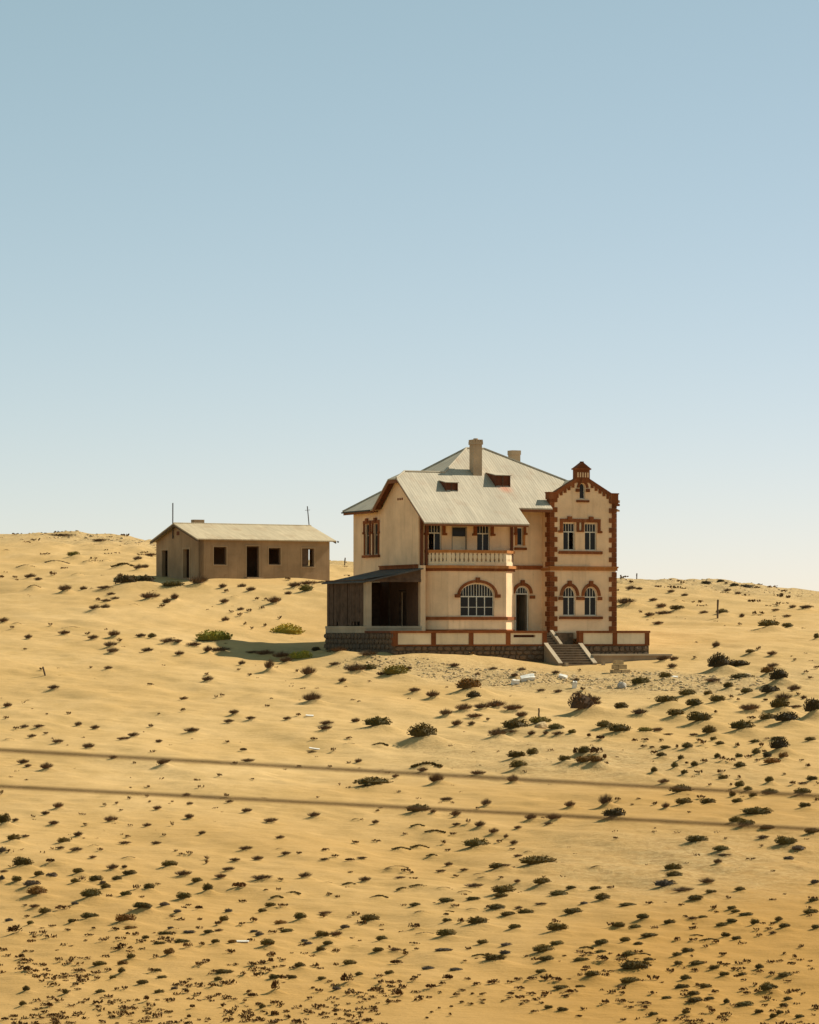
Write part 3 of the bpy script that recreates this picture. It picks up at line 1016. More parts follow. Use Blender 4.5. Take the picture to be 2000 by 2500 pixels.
11.88 97.76 0.28 0.13 g 39
15.09 123.87 0.43 0.17 n 23
30.62 248.99 0.47 0.28 t 7
22.29 180.66 0.62 0.41 t 11
21.67 174.79 0.53 0.2 t 15
12.91 104.02 0.2 0.14 r 35
15.72 125.84 0.58 0.19 n 23
11.9 94.95 0.29 0.13 g 39
17.8 140.96 0.81 0.35 g 19
18.55 146.98 0.39 0.12 t 15
22.57 178.25 0.31 0.27 t 11
17.22 135.59 0.57 0.26 g 19
30.66 241.07 0.83 0.32 t 7
19.48 152.46 0.29 0.2 r 15
20.84 161.94 0.59 0.25 g 15
14.39 111.6 0.55 0.21 g 31
16.67 128.92 0.64 0.27 g 23
19.08 147.59 0.56 0.28 g 15
22.02 169.85 0.97 0.97 d 15
14.79 113.92 0.39 0.13 g 31
15.4 118.25 0.36 0.18 n 27
14.18 108.55 0.33 0.17 g 31
27.18 207.8 0.4 0.44 g 7
"""
SMALL_PLANTS = """
11.22 97.6 0.28 0.12 g 39
12.55 96.35 0.28 0.12 g 39
6.1 96.94 0.28 0.12 g 38
-9.89 106.47 0.35 0.11 g 32
10.83 101.96 0.37 0.1 g 35
-4.63 101.68 0.23 0.15 g 33
11 112.49 0.26 0.16 g 31
-10.25 117.06 0.29 0.16 g 24
-5.52 110.5 0.27 0.15 g 29
-6.31 99.31 0.25 0.13 g 37
-5.96 99.53 0.25 0.13 g 37
13.13 140.2 0.4 0.16 o 19
15.72 152.97 0.53 0.15 g 15
-11.2 102.87 0.2 0.18 g 32
-10.19 101.22 0.35 0.1 g 36
15.09 159.86 0.34 0.24 g 15
-28.83 251.57 0.67 0.29 y 0
7.09 109.32 0.25 0.15 g 30
14.95 149.57 0.4 0.17 g 15
-12.72 107.93 0.25 0.14 g 28
-6.95 102.39 0.27 0.12 g 32
-7.02 99.2 0.28 0.11 g 36
-6.74 109.35 0.25 0.15 g 29
11.18 103 0.27 0.12 g 35
9.29 95.68 0.22 0.13 g 39
7.64 94.67 0.22 0.13 g 39
-0.14 104.96 0.22 0.15 g 33
-0.16 122.46 0.37 0.12 a 25
14.89 114.68 0.35 0.11 g 27
-12.46 118.37 0.23 0.18 g 24
-4.64 114.25 0.35 0.11 g 29
-10.49 106.42 0.28 0.11 g 32
-2.88 98.88 0.26 0.11 g 37
10.53 104.37 0.28 0.11 g 35
7.67 98.13 0.24 0.11 g 39
12.11 98.75 0.23 0.12 g 39
-10.53 99.69 0.29 0.1 g 36
-11.18 95.37 0.27 0.09 g 36
-0.95 100.04 0.25 0.11 g 37
11.76 101.14 0.25 0.11 g 39
12.19 155.5 0.36 0.18 g 15
14.43 152.59 0.35 0.17 g 15
13.88 149.5 0.34 0.17 g 15
-1.67 98.37 0.23 0.11 g 37
9.76 95.3 0.22 0.11 g 39
7.56 117.28 0.31 0.11 g 26
15.37 152.96 0.29 0.2 g 15
-11.61 103.21 0.2 0.14 g 32
-0.98 100.95 0.27 0.1 g 37
-5.8 96.48 0.18 0.13 g 37
9.73 106.76 0.29 0.1 g 35
-8.86 95.04 0.16 0.14 g 36
-10.08 100.33 0.23 0.11 g 36
-8.74 95.88 0.22 0.1 g 36
-5.92 109.64 0.25 0.12 g 29
11.41 101.6 0.29 0.09 g 35
-7.06 105.85 0.22 0.12 g 32
-5.4 100.85 0.21 0.12 g 37
-9.86 101.54 0.25 0.1 g 32
9.91 108.99 0.27 0.1 g 31
18.09 159.98 0.24 0.24 g 15
-6.19 115.58 0.35 0.09 g 29
-4.24 97.05 0.19 0.12 g 37
-10.83 101.59 0.27 0.09 g 32
-11.37 99.54 0.21 0.11 g 36
-9.03 98.64 0.21 0.11 g 36
8.73 113.56 0.3 0.1 g 31
10.22 102.64 0.22 0.11 g 35
9.58 94.63 0.25 0.08 g 39
34.11 280.39 0.64 0.27 d 3
1.67 113.7 0.26 0.11 g 30
16.96 155.77 0.36 0.15 g 15
18.06 146.83 0.28 0.17 g 15
-11.06 114.6 0.26 0.11 g 24
-12.53 107.34 0.2 0.12 g 32
-8.46 103.61 0.2 0.12 g 32
-10.62 99.06 0.23 0.09 g 36
-3.1 112.22 0.26 0.11 g 29
-1.97 98.47 0.19 0.11 g 37
13.26 105.51 0.2 0.12 g 35
8.6 109.24 0.27 0.09 g 31
-11.09 107.66 0.29 0.08 g 28
-2.27 96.76 0.18 0.1 g 37
6.5 94.75 0.18 0.1 g 39
17.23 154.18 0.32 0.15 g 15
-3.88 157.71 0.27 0.18 t 13
1.44 130.21 0.22 0.15 t 22
14.94 160.82 0.28 0.18 g 15
9.33 139.46 0.24 0.16 t 19
11.6 95.47 0.16 0.11 g 39
-12.58 109.55 0.25 0.09 g 28
-4.23 103.57 0.24 0.09 g 33
12.52 108.56 0.25 0.09 g 31
10.45 106.37 0.24 0.09 g 35
5.38 96.3 0.22 0.08 t 38
-2.25 129.85 0.32 0.1 c 21
-17.76 223.33 0.43 0.21 t 4
-10.6 224.21 0.43 0.21 t 5
-9.44 241.56 0.46 0.23 t 1
26.6 234.86 0.45 0.22 t 7
25.02 191.54 0.37 0.18 t 11
-20.67 163.52 0.31 0.16 t 12
-13.65 164.55 0.31 0.16 t 12
-8.83 125.09 0.24 0.12 t 20
10.79 137.04 0.26 0.13 t 19
-3.13 97.84 0.19 0.09 g 37
-5.36 95.9 0.18 0.09 g 37
11.05 99.72 0.19 0.1 g 39
2.49 132.98 0.18 0.18 t 22
2.02 106.08 0.22 0.09 t 34
-4.71 108.44 0.23 0.09 g 29
-0.93 99.3 0.21 0.08 g 37
12.1 107.69 0.23 0.09 g 31
10.05 105.66 0.22 0.09 g 35
11.04 96.77 0.2 0.08 g 39
8.84 94.64 0.2 0.08 g 39
-2.94 199.95 0.31 0.23 t 5
25.33 289.35 0.44 0.33 d 3
32.83 294.28 0.67 0.22 d 3
26.06 234.85 0.36 0.27 t 7
22.55 201.45 0.31 0.23 t 7
-12.39 170.09 0.26 0.19 t 12
-12.47 125.8 0.29 0.1 t 20
-8.28 140.96 0.22 0.16 t 17
-1.4 131.19 0.4 0.08 c 21
-8.11 124.29 0.19 0.14 t 21
1.86 131.72 0.3 0.1 t 22
0.16 106.91 0.33 0.06 c 34
18.21 139.22 0.21 0.16 n 19
13.58 123.83 0.38 0.07 t 23
12.83 109.74 0.25 0.08 g 31
10.64 102.01 0.23 0.08 g 35
11.99 98.52 0.23 0.08 g 39
-2.99 125.3 0.31 0.09 c 21
-5.51 97.66 0.24 0.07 g 37
-11.49 223.06 0.38 0.21 t 5
-10.63 176.9 0.3 0.17 t 9
10.22 184.1 0.32 0.18 t 10
-21.63 166.84 0.29 0.16 t 12
-11.83 130.6 0.22 0.12 t 20
-8.95 146.64 0.25 0.14 t 17
3.73 129.66 0.22 0.12 t 22
12.11 108.52 0.19 0.1 g 31
8.39 94.67 0.16 0.09 g 39
-5.16 97.33 0.15 0.1 g 37
-3.13 160.8 0.34 0.12 t 13
-4.43 102.45 0.21 0.08 g 33
-4.92 118.83 0.23 0.1 t 25
1.56 128.14 0.24 0.11 t 22
-8.46 110.89 0.21 0.09 g 28
3.25 100.72 0.19 0.08 n 38
-4.93 160.62 0.37 0.11 t 13
18.74 162.97 0.37 0.11 t 15
9.9 113.13 0.26 0.08 g 31
12.48 109.84 0.25 0.08 g 31
-18.65 200.41 0.27 0.23 t 4
-18.52 141.18 0.16 0.19 g 20
-33.1 252.69 0.39 0.24 t 0
-22.71 227.27 0.35 0.22 t 0
-21.21 205.2 0.39 0.16 t 4
-13.66 231.8 0.35 0.22 t 1
-11.15 227.61 0.35 0.22 t 1
-12.06 221.14 0.34 0.21 t 5
-12.08 185.3 0.28 0.18 t 9
-5.13 197.69 0.3 0.19 t 5
-6.02 168.75 0.26 0.16 t 13
20.31 285.49 0.44 0.27 d 3
29.81 251.75 0.38 0.24 t 7
18.48 178.77 0.27 0.17 t 11
-11.7 151.06 0.23 0.14 t 16
-9.16 125.12 0.24 0.1 t 20
-9.37 160.05 0.31 0.12 t 13
-8.5 151.63 0.29 0.12 t 17
-4.49 125.87 0.24 0.1 t 21
-0.18 132.35 0.25 0.1 t 21
-8.05 123.43 0.19 0.12 t 25
3.54 120.56 0.23 0.09 c 26
17.98 157.7 0.24 0.15 g 15
11.75 114.71 0.17 0.11 t 27
8.5 128.1 0.2 0.12 t 23
-2.6 100.43 0.19 0.08 t 37
-1.86 94.54 0.14 0.09 g 37
14.47 112.71 0.21 0.09 g 31
-4.19 102.68 0.22 0.07 g 33
-3 116.59 0.2 0.1 t 25
1.81 121.61 0.21 0.1 t 26
-9.29 98.6 0.17 0.08 g 36
-4.02 94.64 0.16 0.08 g 37
-15 180.46 0.31 0.14 t 8
-9.19 220.17 0.25 0.25 t 5
24.26 188.51 0.32 0.14 t 11
-2.68 116.12 0.2 0.09 t 25
0.24 105.59 0.18 0.08 t 34
-9.91 115.27 0.22 0.08 t 24
-13.79 112.09 0.19 0.09 g 28
-4.54 96.05 0.16 0.07 g 37
12.45 98.6 0.15 0.08 g 39
-26.62 208.38 0.28 0.2 t 4
3.93 196.09 0.26 0.19 t 10
4.24 168.51 0.22 0.16 t 14
-18.54 169.36 0.23 0.16 t 12
-10.13 132.75 0.13 0.18 t 20
-13.03 138.27 0.18 0.13 t 20
13.01 160.94 0.21 0.15 t 15
-12.71 222.11 0.34 0.17 t 5
-9.63 187.07 0.29 0.14 t 9
-7.9 173.34 0.26 0.13 t 13
34.35 287.26 0.44 0.22 d 3
24.18 190.12 0.29 0.15 t 11
-13.8 132.55 0.2 0.1 t 20
-3.91 152.93 0.23 0.12 t 17
-9.56 118.25 0.18 0.09 t 24
-31.7 249.96 0.29 0.24 t 0
-10.03 216.41 0.25 0.21 t 5
-6.85 188.97 0.18 0.22 t 9
17.86 240.18 0.27 0.23 t 7
-13.51 137.88 0.16 0.13 t 20
-12.58 139.71 0.16 0.13 t 20
-11.85 140.32 0.13 0.16 t 20
4.21 127.66 0.24 0.07 t 22
3.91 104.58 0.2 0.06 t 34
19.26 146.81 0.17 0.14 g 15
-3 154.25 0.24 0.11 t 13
-5.42 152.91 0.23 0.1 t 17
1.84 103.54 0.16 0.07 t 34
11.03 111.89 0.17 0.08 g 31
-24.29 210.57 0.28 0.16 t 4
-21.97 185.82 0.25 0.14 t 8
24.33 196.3 0.26 0.15 t 11
22.42 179.52 0.24 0.14 t 11
-18.91 161.74 0.22 0.12 t 12
14.05 145.59 0.19 0.11 t 15
14.32 126.63 0.17 0.1 t 23
-2.34 122.69 0.21 0.07 t 25
5.19 104.26 0.18 0.06 t 34
-11.48 216.58 0.21 0.21 t 5
-10.82 214.02 0.2 0.2 t 5
10.59 193.57 0.18 0.18 t 10
-24.29 196.91 0.3 0.11 t 4
-10.49 227.39 0.26 0.17 t 1
-10.95 176.63 0.2 0.13 t 9
3 137.91 0.16 0.11 t 18
30.18 296.94 0.34 0.23 d 3
23.69 223.06 0.26 0.17 t 7
18.33 199.84 0.23 0.15 t 7
-12.08 144.01 0.16 0.11 t 16
-12.63 136.3 0.16 0.1 t 20
-10.29 130.34 0.15 0.1 t 20
-9.45 125.72 0.14 0.1 t 20
-1.42 138.08 0.16 0.11 t 21
-5.38 117.01 0.18 0.07 t 25
19.59 155.41 0.24 0.09 t 15
18.03 149.59 0.17 0.11 t 15
12.1 134.73 0.15 0.09 t 19
10.27 139.54 0.19 0.08 t 19
-19.26 188.1 0.18 0.14 t 8
-10.39 189.17 0.18 0.14 t 9
-11.6 138.92 0.13 0.11 t 20
-10.61 139.16 0.13 0.11 t 20
-3.17 174.95 0.27 0.08 t 9
-18.03 146.33 0.17 0.08 t 16
5.17 111.48 0.13 0.06 t 30
9.85 137.68 0.16 0.08 t 19
13.04 128.34 0.15 0.07 t 23
-13.62 169.21 0.16 0.1 t 12
-7.8 175.51 0.2 0.08 t 9
-2.82 174.09 0.2 0.08 t 9
-19.69 168.95 0.13 0.1 t 12
-12.86 143.51 0.11 0.08 t 16
10.32 130.99 0.12 0.06 t 23
"""
# ---------------------------------------------------------------- the ground
plants = [l.split() for l in PLANTS.strip().splitlines()]
plants = [(float(a), float(b_), float(c), float(d), k, int(z)) for a, b_, c, d, k, z in plants]
small = [l.split() for l in SMALL_PLANTS.strip().splitlines()]
small = [(float(a), float(b_), float(c), float(d), k, int(z)) for a, b_, c, d, k, z in small]
def axis(lo, hi, steps, reach):
    out = list(steps); s = out[-1]-out[-2]
    while out[-1] < reach: s *= 1.35; out.append(out[-1]+s)
    return out
yl = [88.0]
while yl[-1] < 330: yl.append(yl[-1] + (0.10 + 0.0013*max(0, yl[-1]-95)) * (1.0 if yl[-1] < 215 else 1.8))
yl = axis(0, 0, yl, 6000)
front = [88.0]; s_ = 0.3
while front[-1] > -60: s_ *= 1.3; front.append(front[-1]-s_)
YS = np.array(front[:0:-1] + yl)
xr = list(np.arange(0, 32, 0.115)); xr = axis(0, 0, xr, 4000)
XS = np.array([-q for q in xr[:0:-1]] + xr)
GX, GY = np.meshgrid(XS, YS)
GZ = zbase(GX, GY)
_rg = random.Random(4)
def mound(x, y, amp, sx, sy):
    i0, i1 = np.searchsorted(YS, [y-3*sy, y+3*sy]); j0, j1 = np.searchsorted(XS, [x-3*sx, x+3*sx])
    if i1 <= i0 or j1 <= j0: return
    X = GX[i0:i1, j0:j1]; Y = GY[i0:i1, j0:j1]
    GZ[i0:i1, j0:j1] += amp*np.exp(-0.5*(((X-x)/sx)**2 + ((Y-y)/sy)**2))
for x, y, w, h, k, z in plants + small:
    if k in 'ac': mound(x, y, 0.72*h, 0.36*w, 0.34*w)
    elif k == 'Y': mound(x, y, 0.12*h, 0.4*w, 0.3*w)
    elif k in 'gyond': mound(x+0.08*w, y-0.06*w, 0.5*h, 0.45*w, 0.40*w); mound(x+0.6*w, y-0.3*w, 0.26*h, 0.55*w, 0.28*w)
    else: mound(x+0.12*w, y, 0.42*h, 0.42*w, 0.34*w); mound(x+0.75*w, y-0.15*w, 0.28*h, 0.6*w, 0.22*w)
# sand drifted against the foot of the terrace
for x_, y_, a_, sx_, sy_ in ((-1.6, 194.4, 0.52, 2.6, 1.5), (2.4, 195.6, 0.42, 2.4, 1.4), (5.6, 196.6, 0.26, 1.6, 1.2), (-4.5, 197.0, 0.32, 2.0, 2.6), (-14.5, 240.3, 0.28, 2.2, 1.0), (-8.6, 243.6, 0.25, 2.0, 1.0), (-11.5, 241.8, 0.14, 1.6, 0.8)): mound(x_, y_, a_, sx_, sy_)
def grid_z(x, y):
    i = int(np.clip(np.searchsorted(YS, y)-1, 0, len(YS)-2)); j = int(np.clip(np.searchsorted(XS, x)-1, 0, len(XS)-2))
    f = (y-YS[i])/(YS[i+1]-YS[i]); g = (x-XS[j])/(XS[j+1]-XS[j])
    return float((GZ[i, j]*(1-g)+GZ[i, j+1]*g)*(1-f) + (GZ[i+1, j]*(1-g)+GZ[i+1, j+1]*g)*f)
def blob(x0, y0, rx, ry): return np.exp(-(((GX-x0)/rx)**2 + ((GY-y0)/ry)**2)**1.5)
stony = 0.95*blob(7, 189.5, 9, 6) + 0.9*blob(17, 187, 8, 7) + 0.55*blob(5, 156, 6.5, 9) + 0.5*blob(13, 152, 6, 8) + 0.7*blob(-7.5, 202, 2.5, 3)
stony += 0.5*blob(9, 122, 6, 9) + 0.35*blob(16, 125, 8, 9) + 0.55*blob(-1, 192, 4, 2)
stony += np.clip((GY-278)/22.0, 0, 1)*0.9 + np.clip((GY-238)/30, 0, 1)*np.clip((GX-8)/10, 0, 1)*0.4
stony = np.clip(stony, 0, 1)
ny, nx = GX.shape
co = np.stack([GX, GY, GZ], -1).reshape(-1, 3).astype(np.float32)
ii = np.arange(ny*nx).reshape(ny, nx)
quads = np.stack([ii[:-1, :-1], ii[:-1, 1:], ii[1:, 1:], ii[1:, :-1]], -1).reshape(-1, 4)
me = bpy.data.meshes.new('ground'); me.vertices.add(len(co)); me.vertices.foreach_set('co', co.ravel())
me.loops.add(quads.size); me.loops.foreach_set('vertex_index', quads.ravel().astype(np.int32))
me.polygons.add(len(quads)); me.polygons.foreach_set('loop_start', (np.arange(len(quads))*4).astype(np.int32))
me.polygons.foreach_set('use_smooth', np.ones(len(quads), bool)); me.update(calc_edges=True)
at = me.attributes.new('stony', 'FLOAT', 'POINT'); at.data.foreach_set('value', stony.ravel().astype(np.float32))
near_brown = np.clip((160-GY)/60, 0, 1)*0.62 + np.clip((GX-1)/12, 0, 1)*np.clip((192-GY)/70, 0, 1)*0.55 + 0.25*vnoise(GX/9, GY/16, 12)
at = me.attributes.new('coarse', 'FLOAT', 'POINT'); at.data.foreach_set('value', np.clip(near_brown, 0, 0.92).ravel().astype(np.float32))
me.materials.append(M['sand']); ground = bpy.data.objects.new('ground', me); COL.objects.link(ground)
ground['kind'] = 'structure'; ground['label'] = 'sloping desert sand with stony patches and low mounds'
# ---------------------------------------------------------------- windows
PR = random.Random(17)
def make_window(root, fr, ac, w, b0, bs, rise=0.0, bt=None, cols=2, upcols=4, depth=-0.14, frame='frame', name='window'):
    """frame mesh = the part; panes, mullions and transom are its sub-parts"""
    t = 0.055; top = arch_top(ac, w-2*t, bs-(0 if rise > 0 else t), max(rise-t, 0) if rise > 0 else 0)
    mb = MB(); inner = opening(ac, w-2*t, b0+t, bs if rise > 0 else bs-t, max(rise-t, 0) if rise > 0 else 0)
    fslab(mb, fr, opening(ac, w, b0, bs, rise), [inner], depth-0.05, depth+0.02)
    win = mb.build(name, frame, root)
    def bar(nm, a0, a1, c0, c1, d=0.015): fbox(MB_, fr, a0, a1, c0, c1, depth-0.03, depth+d); 
    if bt is None: bt = None
    def pane(a0, a1, c0, tp):
        if PR.random() < 0.12: return          # a pane long since broken out
        k = 5; pts = [(a0, c0), (a1, c0)] + [(a1+(a0-a1)*i/k, tp(a1+(a0-a1)*i/k)) for i in range(k+1)]
        if min(p[1] for p in pts[2:]) <= c0+0.02: 
            pts = [(a0, c0), (a1, c0)] + [(a, max(c0+0.012, z)) for a, z in pts[2:]]
        p = MB(); fslab(p, fr, pts, [], depth-0.022, depth-0.012); p.build('pane', 'glass', win)
    il, ir = ac-w/2+t, ac+w/2-t; low = b0+t
    g = 0.022
    lowtop = (lambda a: bt-0.03) if bt else top
    xs = [il+(ir-il)*i/cols for i in range(cols+1)]
    for i in range(cols):
        pane(xs[i]+(g if i else 0), xs[i+1]-(g if i < cols-1 else 0), low, lowtop)
    for x in xs[1:-1]:
        m_ = MB(); fbox(m_, fr, x-g-0.008, x+g+0.008, low, (bt or top(x))-0.005, depth-0.03, depth+0.012); m_.build('mullion', frame, win)
    # one horizontal glazing bar low in each light
    if bt:
        m_ = MB(); fbox(m_, fr, il, ir, bt-0.035, bt+0.035, depth-0.031, depth+0.016); m_.build('transom', frame, win)
        us = [il+(ir-il)*i/upcols for i in range(upcols+1)]
        for i in range(upcols):
            pane(us[i]+(0.014 if i else 0), us[i+1]-(0.014 if i < upcols-1 else 0), bt+0.035, top)
        for i, x in enumerate(us[1:-1]):
            m_ = MB(); fbox(m_, fr, x-0.016, x+0.016, bt+0.03, max(bt+0.05, top(x)-0.005), depth-0.03, depth+0.01); m_.build('mullion', frame, win)
    return win
def flat_hood(win, fr, a0, a1, btop, drop, th=0.17, leg=0.2, keys=(), mat='trim', proud=0.09, ear=0.12):
    mb = MB(); fbox(mb, fr, a0, a1, btop-th, btop, 0.0, proud)
    for x0, x1 in ((a0, a0+leg), (a1-leg, a1)):
        fbox(mb, fr, x0, x1, btop-drop, btop-th+0.002, 0.0, proud-0.012)
    fbox(mb, fr, a0-ear, a0+leg, btop-drop-0.14, btop-drop+0.004, 0.0, proud+0.02)
    fbox(mb, fr, a1-leg, a1+ear, btop-drop-0.14, btop-drop+0.004, 0.0, proud+0.02)
    h = mb.build('hood_mould', mat, win)
    for k in keys:
        q = MB(); fbox(q, fr, k-0.15, k+0.15, btop-0.1, btop+0.16, 0.0, proud+0.045); q.build('keystone', mat, win)
    return h
def arch_hood(win, fr, ac, w, bs, rise, th=0.2, mat='trim', proud=0.09, ear=0.22, clip=None, n=14, key=True, drop=0.05):
    mb = MB(); A = []
    for i in range(n+1):
        q = math.pi*i/n; A.append((math.cos(q), math.sin(q)))
    w1 = w/2+0.05; r1 = rise+0.05
    for i in range(n):
        (c0, s0), (c1, s1) = A[i], A[i+1]
        pts = [(ac+w1*c0, bs+r1*s0), (ac+(w1+th)*c0, bs+(r1+th)*s0), (ac+(w1+th)*c1, bs+(r1+th)*s1), (ac+w1*c1, bs+r1*s1)]
        if clip is not None and min(p[0] for p in pts) < clip: continue
        mb.prism([fr.pt(a, b_, 0.0) for a, b_ in pts], (fr.n[0]*proud, fr.n[1]*proud, 0))
    for sgn in (-1, 1):
        x0, x1 = sorted((ac+sgn*w1, ac+sgn*(w1+th+ear)))
        if clip is not None and x0 < clip: continue
        fbox(mb, fr, x0, x1, bs-drop-0.16, bs-drop+0.05, 0.0, proud+0.02)
    h = mb.build('hood_mould', mat, win)
    if key:
        q = MB(); fbox(q, fr, ac-0.13, ac+0.13, bs+r1-0.02, bs+r1+th+0.16, 0.0, proud+0.05); q.build('keystone', mat, win)
    return h
def sill(win, fr, a0, a1, b0, b1, mat='trim', proud=0.14):
    q = MB(); fbox(q, fr, a0, a1, b0, b1, 0.0, proud); return q.build('sill', mat, win)

# ---------------------------------------------------------------- the main house  (local x along the front, y to the rear, z up; z = 0 at camera eye level)
HOUSE_ROT = R(25.0); HX, HY = 0.58, 200.0
house = empty('main_house', (HX, HY, 0), HOUSE_ROT, 'large two storey peach plastered house with red brown trim and pale hipped roof', 'house')
FR = Frame((0, 0), (1, 0)); LF = Frame((0, 10.3), (0, -1)); WX, WV, RV = 9.48, -0.1, 1.05
WF = Frame((WX, WV), (1, 0)); WL = Frame((WX, RV), (0, -1)); FX = Frame((0, RV), (1, 0)); RN = Frame((6.85, 0), (0, 1))
RT = Frame((WX+4.9, WV), (0, 1)); BK = Frame((WX+4.9, 10.3), (-1, 0))
B1 = Frame((0.5, 0), (1, -1)); B2 = Frame((1.6, -1.1), (1, 0)); B3 = Frame((5.75, -1.1), (1, 1)); BL = 1.1*math.sqrt(2)
T = -0.35
# left side wall, upper storey rear windows, doorway into the veranda
lw = [(10.3-7.99, 0.74), (10.3-6.61, 0.74)]
door_l = opening(10.3-2.35, 0.95, 0.3, 2.55)
mb = MB()
fslab(mb, LF, [(0, -1.6), (10.3, -1.6), (10.3, 8.16), (10.3-2.25, 9.72), (10.3-3.55, 9.72), (10.3-5.75, 8.0), (0, 7.98)],
      [opening(a, w, 5.05, 7.1) for a, w in lw] + [door_l], T, 0.0)
mb.build('side_wall', 'plaster', house)
for a, w in lw:
    win = make_window(house, LF, a, w, 5.05, 7.1, 0, 6.35, 2, 2, frame='framedark')
    flat_hood(win, LF, a-0.58, a+0.58, 7.32, 0.75, 0.2, 0.17, keys=(a,), ear=0.05)
    q = MB()
    for s_ in (-1, 1): fbox(q, LF, a+s_*0.45-0.09, a+s_*0.45+0.09, 5.05, 6.46, 0.0, 0.05)
    q.build('jamb', 'trim', win)
    sill(win, LF, a-0.66, a+0.66, 4.86, 5.03)
q = MB(); fslab(q, LF, opening(10.3-2.35, 1.15, 0.28, 2.68), [opening(10.3-2.35, 0.9, 0.27, 2.52)], -0.1, 0.05); q.build('door_frame', 'wood', house)
q = MB(); fbox(q, LF, 10.3-2.8, 10.3-1.92, 0.3, 2.5, -0.22, -0.17); q.build('door', 'wood', house)
for i in range(3):
    q = MB(); fbox(q, LF, 10.3-3.2+i*0.32, 10.3-3.02+i*0.32, 8.5, 8.64, 0.0, 0.03); q.build('vent', 'bargeboard', house)
q = MB(); fbox(q, LF, 4.4, 10.3, 4.02, 4.2, 0.0, 0.10); fbox(q, LF, 4.4, 10.3, 4.2, 4.28, 0.0, 0.17); q.build('string_course', 'trim', house)
# front wall behind the balcony and beside the bay, with the entrance
fw = [(1.18, 0.92), (4.66, 0.92)]
door_b = opening(2.92, 1.1, 4.36, 6.75); SC, EC = 7.86, 8.02; slot = opening(SC, 0.42, 5.6, 6.78); entr = opening(EC, 0.98, -0.05, 2.45, 0.47)
mb = MB()
fslab(mb, FR, rect(0.36, 6.85, -1.6, 8.0), [opening(a, w, 5.05, 6.85) for a, w in fw] + [door_b], T, 0.0); mb.build('front_wall', 'plaster', house)
mb = MB(); fslab(mb, FX, rect(6.86, WX, -1.6, 8.6), [slot, entr], T, 0.0); mb.build('entrance_wall', 'plaster', house)
mb = MB(); fslab(mb, RN, rect(0.002, RV-0.002, -1.6, 8.0), [], T, -0.001); mb.build('return_wall', 'plaster', house)
for a, w in fw:
    win = make_window(house, FR, a, w, 5.05, 6.85, 0, 6.3, 2, 4)
    flat_hood(win, FR, a-0.72, a+0.72, 7.02, 0.72, 0.2, 0.22, keys=(), ear=0.1)
    sill(win, FR, a-0.62, a+0.62, 4.9, 5.03)
q = MB(); fslab(q, FR, opening(2.92, 1.1, 4.36, 6.75), [opening(2.92, 0.94, 4.35, 6.67)], -0.16, -0.06); df = q.build('balcony_door', 'framedark', house)
q = MB(); fbox(q, FR, 2.92-0.47, 2.92+0.47, 4.37, 6.1, -0.13, -0.1); q.build('leaf', 'cream', df, 'pale boarded door leaf')
q = MB(); fbox(q, FR, 2.92-0.46, 2.92+0.46, 6.12, 6.66, -0.13, -0.11); q.build('pane', 'glass', df)
win = make_window(house, FX, SC, 0.42, 5.6, 6.78, 0, None, 1, 1)
flat_hood(win, FX, SC-0.42, SC+0.42, 7.05, 0.62, 0.2, 0.18, keys=(), ear=0.08)
q = MB()
for s_ in (-1, 1): fbox(q, FX, SC+s_*0.29-0.07, SC+s_*0.29+0.07, 5.6, 6.3, 0.0, 0.05)
q.build('jamb', 'trim_pale', win); sill(win, FX, SC-0.43, SC+0.43, 5.3, 5.46, proud=0.16)
# entrance: arched frame, fanlight bars, one leaf standing open inside
q = MB(); fslab(q, FX, opening(EC, 0.98, -0.05, 2.45, 0.47), [opening(EC, 0.82, -0.06, 2.45, 0.39)], -0.2, -0.08); ent = q.build('entrance_door', 'frame', house)
q = MB(); fbox(q, FX, EC-0.41, EC+0.41, 2.38, 2.46, -0.19, -0.07); q.build('transom', 'frame', ent)
for x in (EC-0.27, EC-0.09, EC+0.09, EC+0.27):
    q = MB(); fbox(q, FX, x-0.016, x+0.016, 2.46, 2.45+0.39*math.sqrt(1-((x-EC)/0.41)**2), -0.17, -0.12); q.build('glazing_bar', 'frame', ent)
q = MB(); fslab(q, FX, [(EC-0.4, 2.465), (EC+0.4, 2.465)] + [(EC+0.4*math.cos(math.pi*i/8), 2.47+0.36*math.sin(math.pi*i/8)) for i in range(9)], [], -0.16, -0.15); q.build('pane', 'glass', ent)
q = MB(); q.box(EC+0.39, EC+0.44, RV+0.3, RV+1.15, -0.03, 2.36); q.build('leaf', 'framedark', ent, 'door leaf swung open into the dark hall')
arch_hood(ent, FX, EC, 0.98, 2.45, 0.47, 0.2, clip=7.2, ear=0.16, drop=0.18)
q = MB(); fbox(q, FX, 6.86, WX, 4.02, 4.2, 0.0, 0.10); fbox(q, FX, 6.86, WX, 4.2, 4.28, 0.0, 0.15); q.build('string_course', 'trim', house)
# bay with its big arched window
bw = (2.075, 2.42, 0.93, 2.32, 0.74)
mb = MB(); fslab(mb, B2, rect(0, 4.15, -1.6, 4.0), [opening(bw[0], bw[1], bw[2], bw[3], bw[4], 16)], T, 0.0); mb.build('bay_wall', 'plaster', house)
mb = MB(); fslab(mb, B1, rect(0, BL-0.004, -1.6, 3.998), [], T, 0.0); mb.build('bay_wall', 'plaster', house)
mb = MB(); fslab(mb, B3, rect(0.004, BL, -1.6, 3.998), [], T, 0.0); mb.build('bay_wall', 'plaster', house)
win = make_window(house, B2, bw[0], bw[1], bw[2], bw[3], bw[4], 2.2, 4, 12)
q = MB(); fbox(q, B2, bw[0]-1.15, bw[0]+1.15, 1.5, 1.535, -0.16, -0.125); q.build('glazing_bar', 'frame', win)
arch_hood(win, B2, bw[0], bw[1], bw[3], bw[4], 0.17, ear=0.2, drop=0.02, n=20)
